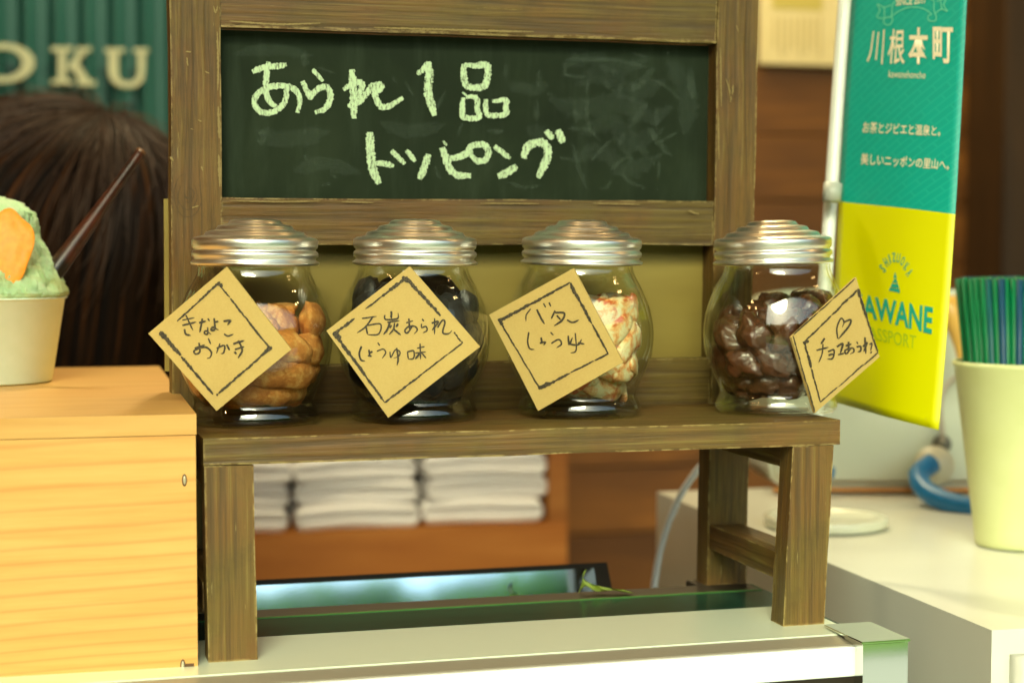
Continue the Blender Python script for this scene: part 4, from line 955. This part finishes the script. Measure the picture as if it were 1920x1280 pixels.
o = rebase(from_bm('cable', tube([at(1345, 840, cy_), at(1308, 880, cy_), at(1272, 935, cy_), at(1246, 1000, cy_), at(1232, 1060, cy_), at(1222, 1135, cy_)], .0026, 10, .008), mat('pale_blue_cable', (.66, .70, .74), .4), None, True)); tag(o, 'thin pale blue white cable hanging in front of the white cabinet corner', 'cable')

# ------------------------------------------------------------------ cup of straws
sp = onz(1912, 1022, ZC); ds = px(sp)[2]; k = ds/FPX
scup = thing('straw_cup', (sp[0], sp[1], ZC+.0006), 'tall pale yellow cup full of green and blue straws on the white cabinet', 'cup')
r0, r1, hh = 82*k, 126*k, 345*k
PAP2 = mat('pale_yellow_cup', (.80, .80, .42), .4, build=paper_noise((.64, .68, .34), (.68, .72, .39), 30))
from_bm('cup_wall', lathe([(0, .003), (r0*.93, .003), (r0*.96, 0), (r0, .001), (r0+.0004, .006), (r1*.985, hh*.965), (r1*1.0, hh*.97), (r1*1.02, hh*.982), (r1*1.0, hh), (r1*.965, hh*.995), (r1*.94, hh*.9), (r0*.93, .008), (0, .008)], 80), PAP2, scup, True)
def straw_m(name, c): 
    def f(t, b):
        b.inputs['Transmission Weight'].default_value = 0
        n = noise_(t, coords(t, (300, 300, 40)), 1, 3); t.links.new(ramp(t, n, [(.3, tuple(x*.6 for x in c)), (.7, c)]), b.inputs['Base Color'])
    return mat(name, rough=.40, spec=.3, build=f)
GS, BS, TS = straw_m('green_straw', (.008, .19, .07)), straw_m('blue_straw', (.008, .065, .135)), straw_m('teal_straw', (.008, .11, .12))
sl = (1022-520)*k-.010
smesh = []
for m in (GS, BS, TS):
    bm = lathe([(.0016, 0), (.0026, 0), (.0026, sl), (.0016, sl), (.0016, 0)], 10); me = bpy.data.meshes.new('straw'); bmesh.ops.recalc_face_normals(bm, faces=bm.faces); bm.to_mesh(me); bm.free(); me.materials.append(m)
    for p in me.polygons: p.use_smooth = True
    smesh.append(me)
cell = .0046; cnt = 0; rmax_b = r0*.90-.002; top_r = 119*k
g3 = random.Random(5)
spots = []
for iy in range(-16, 17):
    for ix in range(-16, 17):
        x = (ix+.5*(iy % 2))*cell*.92; y = iy*cell*.80; r_ = math.hypot(x, y)
        if r_ < .0415: spots.append((r_, x, y))
spots.sort(reverse=True); spots = spots[:298]
rm = max(s[0] for s in spots)
for r_, x, y in spots:
    j1, j2 = g3.uniform(-.0006, .0006), g3.uniform(-.0006, .0006)
    bx, by = x/rm*rmax_b+j1*.3, y/rm*rmax_b+j2*.3; tx, ty = x/rm*top_r+j1, y/rm*top_r+j2
    ph = math.atan2(y, x)+.35*math.sin(r_*300)+g3.uniform(-.3, .3)
    sel = 0 if math.sin(ph*2.0+1.0) > .1 else (1 if g3.random() < .62 else 2)
    if g3.random() < .15: sel = g3.choice((0, 1, 2))
    o = bpy.data.objects.new('straw', smesh[sel]); col.objects.link(o); o.location = (sp[0]+bx, sp[1]+by, ZC+.0095+g3.uniform(0, .0012))
    o.rotation_euler = Vector((tx-bx, ty-by, sl)).to_track_quat('Z', 'Y').to_euler()
    tag(o, 'thin %s straw standing in the pale yellow cup' % ('green', 'dark blue', 'teal')[sel], 'straw', '%s straws in the pale yellow cup' % ('green', 'dark blue', 'teal')[sel])

# ------------------------------------------------------------------ banner on a white pole
dl = [1.235, 1.205, 1.19]; dr_ = [1.150, 1.115, 1.095]
rowsL = [at(1603, -85, dl[0]), at(1573, 378, dl[1]), at(1560, 752, dl[2])]
rowsR = [at(1817, -92, dr_[0]), at(1791, 402, dr_[1]), at(1760, 806, dr_[2])]
def lag(a, b, c, v): return a*(1-v)*(1-2*v)+b*4*v*(1-v)+c*v*(2*v-1)
bn = np.cross(rowsR[1]-rowsL[1], rowsL[2]-rowsL[0]); bn /= np.linalg.norm(bn)
if np.dot(bn, CAM-rowsL[1]) < 0: bn = -bn
def SB(u, v, h=0):
    L = lag(rowsL[0], rowsL[1], rowsL[2], v); R = lag(rowsR[0], rowsR[1], rowsR[2], v)
    curl = .0045*math.sin(math.pi*u)*(.3+v)-.002*math.sin(2*math.pi*u)*v
    return L+(R-L)*u+bn*(curl+h)
def inv_sb(a, b):
    u, v = (a-1590)/215, (b+88)/870
    for _ in range(7):
        p = px(SB(u, v)); pu = px(SB(u+1e-3, v)); pv = px(SB(u, v+1e-3))
        J_ = np.array([[(pu[0]-p[0])/1e-3, (pv[0]-p[0])/1e-3], [(pu[1]-p[1])/1e-3, (pv[1]-p[1])/1e-3]]); d = np.linalg.solve(J_, np.array((a-p[0], b-p[1]))); u += d[0]; v += d[1]
        if abs(d).max() < 1e-5: break
    return u, v
def tealb(t, b):
    tc = N(t, 'TexCoord'); mp = N(t, 'Mapping'); mp.inputs['Rotation'].default_value = (0, 0, rad(45)); mp.inputs['Scale'].default_value = (4.2, 9, 1)
    t.links.new(tc.outputs['UV'], mp.inputs[0]); br = N(t, 'TexBrick'); br.offset = .5; t.links.new(mp.outputs[0], br.inputs[0])
    br.inputs['Scale'].default_value = 1.6; br.inputs['Mortar Size'].default_value = .05; br.inputs['Brick Width'].default_value = 1.4; br.inputs['Row Height'].default_value = .35
    br.inputs['Color1'].default_value = (.008, .36, .29, 1); br.inputs['Color2'].default_value = (.008, .34, .275, 1); br.inputs['Mortar'].default_value = (.018, .39, .305, 1)
    t.links.new(br.outputs[0], b.inputs['Base Color'])
TEALB = mat('teal_banner_print', rough=.5, build=tealb); YELB = mat('yellow_banner_print', (.66, .66, .010), .5)
FLAT1 = mat('pink_white_print', (.80, .72, .52), .6); FLAT2 = mat('teal_print', (.02, .33, .24), .6); FLAT3 = mat('pale_ribbon_print', (.16, .62, .42), .6); FLAT4 = mat('faint_green_print', (.36, .50, .02), .6)
ban = thing('banner', tuple(SB(0, 1)), 'teal and yellow banner with Japanese lettering hanging on a leaning white pole', 'banner')
bl = Matrix.Translation(-ban.location)
bm = bmesh.new(); uvl = bm.loops.layers.uv.new('UVMap'); NU, NV = 16, 40
Gd = [[bm.verts.new(tuple(bl @ Vector(SB(i/NU, j/NV)))) for i in range(NU+1)] for j in range(NV+1)]
for j in range(NV):
    for i in range(NU):
        f = bm.faces.new((Gd[j][i], Gd[j][i+1], Gd[j+1][i+1], Gd[j+1][i])); f.material_index = 0 if j < NV/2 else 1
        for l, (a, b) in zip(f.loops, ((i, j), (i+1, j), (i+1, j+1), (i, j+1))): l[uvl].uv = (a/NU, 2*b/NV)
me = bpy.data.meshes.new('banner_sheet'); bm.to_mesh(me); bm.free(); cloth = link('banner_sheet', me, [TEALB, YELB], ban)
for p in me.polygons: p.use_smooth = True
sm = cloth.modifiers.new('thick', 'SOLIDIFY'); sm.thickness = .0004; sm.offset = 0
def pr_b(u, v, h):
    a, b = inv_sb(u, v); return SB(a, b, h+.0003)
def print_text(s, quad, m, name='printed_text', bold=0, parent=None, outline=0):
    """Text laid into a picture quad (TL, TR, BR, BL) on the banner."""
    cu = bpy.data.curves.new('t', 'FONT'); cu.body = s; cu.size = 1; cu.resolution_u = 3; cu.offset = bold
    o = bpy.data.objects.new('t', cu); col.objects.link(o)
    dg = bpy.context.evaluated_depsgraph_get(); me = bpy.data.meshes.new_from_object(o.evaluated_get(dg))
    bpy.data.objects.remove(o); bpy.data.curves.remove(cu)
    n = len(me.vertices)
    if n == 0: print('NO GLYPHS', s); return None
    a = np.empty(n*3); me.vertices.foreach_get('co', a); a = a.reshape(-1, 3); mn, mx_ = a.min(0), a.max(0)
    X = (a[:, 0]-mn[0])/(mx_[0]-mn[0]); Y = 1-(a[:, 1]-mn[1])/(mx_[1]-mn[1]); Q = [np.array(q, float) for q in quad]
    out = np.empty_like(a)
    for i in range(n):
        p = (Q[0]*(1-X[i])+Q[1]*X[i])*(1-Y[i])+(Q[3]*(1-X[i])+Q[2]*X[i])*Y[i]
        out[i] = pr_b(p[0], p[1], .00025)-np.array(ban.location)
    me.vertices.foreach_set('co', out.ravel()); me.materials.clear(); me.update()
    me.name = name; o = link(name, me, m, cloth); return o
print_text('川', ((1634, 60), (1660, 56), (1656, 122), (1626, 117)), FLAT1)
print_text('根', ((1671, 56), (1698, 54), (1697, 122), (1664, 120)), FLAT1, bold=.01)
print_text('本', ((1705, 52), (1742, 52), (1742, 122), (1704, 120)), FLAT1, bold=.02)
print_text('町', ((1750, 51), (1788, 51), (1787, 121), (1750, 117)), FLAT1, bold=.02)
print_text('kawanehoncho', ((1668, 132), (1737, 135), (1736, 148), (1667, 146)), FLAT1)
print_text('お茶とジビエと温泉と。', ((1620, 228), (1765, 236), (1764, 256), (1618, 250)), FLAT1, bold=.012)
print_text('美しいニッポンの里山へ。', ((1616, 287), (1782, 300), (1780, 319), (1615, 309)), FLAT1, bold=.012)
print_text('SINCE 2017', ((1681, -4), (1738, -8), (1738, 7), (1681, 12)), FLAT1, bold=.01)
K4 = 3.048
ri_ = Ink(pr_b, 3, .05)
for pts in ([(832, 95), (880, 62), (930, 45), (985, 45), (1030, 60), (1062, 85)], [(838, 20), (880, -2), (940, -20), (1000, -20), (1050, -5), (1075, 10)], [(838, 20), (832, 95), (838, 115), (825, 142), (795, 142), (785, 120), (800, 103), (832, 100)],
            [(828, 30), (790, 45), (750, 25), (765, 62), (748, 100), (790, 108)], [(790, 45), (792, 105)], [(1062, 85), (1040, 95), (1045, 120), (1080, 122), (1088, 100), (1075, 60), (1075, 10)], [(1085, 75), (1120, 55), (1152, 68), (1130, 30), (1145, -5), (1090, 10)], [(1120, 55), (1112, 8)]):
    ri_.stroke(pts, 6, (.9, .9), (1400, 0), K4)
ri_.build('ribbon_emblem', FLAT3, cloth, bl)
K5 = 2.909; O5 = (1540, 420)
def q5(*p): return [(O5[0]+x/K5, O5[1]+y/K5) for x, y in p]
for ch, cx, cy, an in (('S', 338, 243, -38), ('H', 357, 210, -27), ('I', 376, 190, -14), ('Z', 399, 182, -3), ('U', 424, 186, 8), ('O', 447, 203, 20), ('K', 467, 232, 32), ('A', 484, 266, 44)):
    c, s = math.cos(rad(an)), math.sin(rad(an)); hw, hh_ = (3 if ch == 'I' else 9), 24
    print_text(ch, q5(*[(cx+x*c-y*s, cy+x*s+y*c) for x, y in ((-hw, -hh_), (hw, -hh_), (hw, hh_), (-hw, hh_))]), FLAT2, bold=.01)
ic = Ink(pr_b, 3, 0)
ic.poly(q5((405, 262), (414, 296), (396, 294))); ic.poly(q5((400, 300), (411, 301), (420, 322), (390, 320))); ic.poly(q5((389, 325), (422, 328), (428, 350), (380, 345))); ic.poly(q5((370, 362), (378, 348), (429, 354), (432, 376)))
ic.build('tree_emblem', FLAT2, cloth, bl)
print_text('KAWANE', q5((166, 374), (614, 455), (605, 603), (175, 490)), FLAT2, bold=.028)
print_text('PASSPORT', q5((235, 552), (522, 610), (516, 682), (245, 622)), FLAT4)
# pole
WPOLE = mat('white_pole', (.82, .86, .80), .3)
pt, pb = at(1592, -110, 1.24), at(1545, 560, 1.205); dirp = (pb-pt)/np.linalg.norm(pb-pt)
pbt = pt+dirp*((ZC+.001-pt[2])/dirp[2])
o = rebase(from_bm('pole', tube([pt, pbt], .0047, 20, .05), WPOLE, None, True)); o.location = o.location-ban.location; o.parent = ban
o = rebase(from_bm('pole_clip', tube([at(1562, 344, 1.195), at(1559, 378, 1.194)], .0062, 16, .05), mat('grey_clip', (.46, .48, .42), .4), None, True)); o.location = o.location-ban.location; o.parent = ban
o = from_bm('pole_foot', lathe([(0, 0), (.010, 0), (.010, .004), (.007, .010), (0, .012)], 32), WPOLE, None, True); o.location = Vector(pbt)+Vector((0, 0, -.0005))-ban.location; o.parent = ban

# ------------------------------------------------------------------ the place around: floor, canopy, side walls, yard with trees
def plane_box(name, x0, x1, y0, y1, z0, z1, m):
    o = rebase(from_bm(name, cbox(x0, x1, y0, y1, z0, z1, bev=0), m)); tag(o, kind='structure'); return o
FLO = mat('shop_floor', rough=.6, build=paper_noise((.20, .16, .11), (.26, .21, .15), 3))
GRD = mat('pale_paving', rough=.85, build=paper_noise((.42, .42, .36), (.52, .52, .45), 1.5))
plane_box('floor', -1.4, 3.3, -.10, 1.85, -1.15, -1.1, FLO)
plane_box('ground', -60, 60, -60, 60, -1.30, -1.17, GRD)
LAWN = mat('sunlit_lawn', rough=.8, build=paper_noise((.10, .22, .02), (.22, .38, .05), 2.5))
plane_box('lawn', -60, 60, -60, -4.2, -1.31, -1.16, LAWN)
CEIL = darkwood('ceiling_wood', (.10, .055, .022), (.15, .085, .035), (.20, .12, .05))
plane_box('ceiling', -1.4, 3.3, -1.95, 1.86, 1.80, 1.88, CEIL)
plane_box('side_wall_left', -1.48, -1.4, -1.95, 1.86, -1.15, 1.80, CEIL)
plane_box('side_wall_right', 3.3, 3.4, -1.95, 1.86, -1.15, 1.80, CEIL)
def leaf_(t, b):
    out = t.nodes['Material Output']; n = noise_(t, coords(t), 1.2, 4); c = ramp(t, n, [(.3, (.07, .17, .012)), (.7, (.22, .38, .04))]); t.links.new(c, b.inputs['Base Color']); b.inputs['Roughness'].default_value = .6
    tl = N(t, 'BsdfTranslucent'); t.links.new(c, tl.inputs[0]); mx = N(t, 'MixShader'); mx.inputs[0].default_value = .55
    t.links.new(b.outputs[0], mx.inputs[1]); t.links.new(tl.outputs[0], mx.inputs[2]); t.links.new(mx.outputs[0], out.inputs[0])
GRN = mat('tree_leaves', build=leaf_)
def foliage_mass():
    g = np.random.RandomState(4); V = []; F_ = []
    for k in range(26000):
        a = g.uniform(-1.45, 1.45)
        dist = g.uniform(10, 12.5); h = 1.09+dist*.268+.05*math.sin(a*17)+.05*math.sin(a*41+1)
        zz_ = -1.1+g.uniform(0, 1)**.5*h
        c = np.array((math.sin(a)*dist+.5, -math.cos(a)*dist-1, zz_)); s = g.uniform(.12, .30)
        u = g.normal(size=3); u /= np.linalg.norm(u); w_ = np.cross(u, g.normal(size=3)); w_ /= np.linalg.norm(w_); b = len(V)
        V += [tuple(c-u*s), tuple(c+w_*s*.5), tuple(c+u*s), tuple(c-w_*s*.5)]; F_.append((b, b+1, b+2, b+3))
    me = bpy.data.meshes.new('far_trees'); me.from_pydata(V, [], F_); o = link('far_trees', me, GRN); tag(o, 'mass of sunlit green trees across the yard, seen only in reflections', 'trees', kind='stuff')
foliage_mass()
print('straws', len(spots))
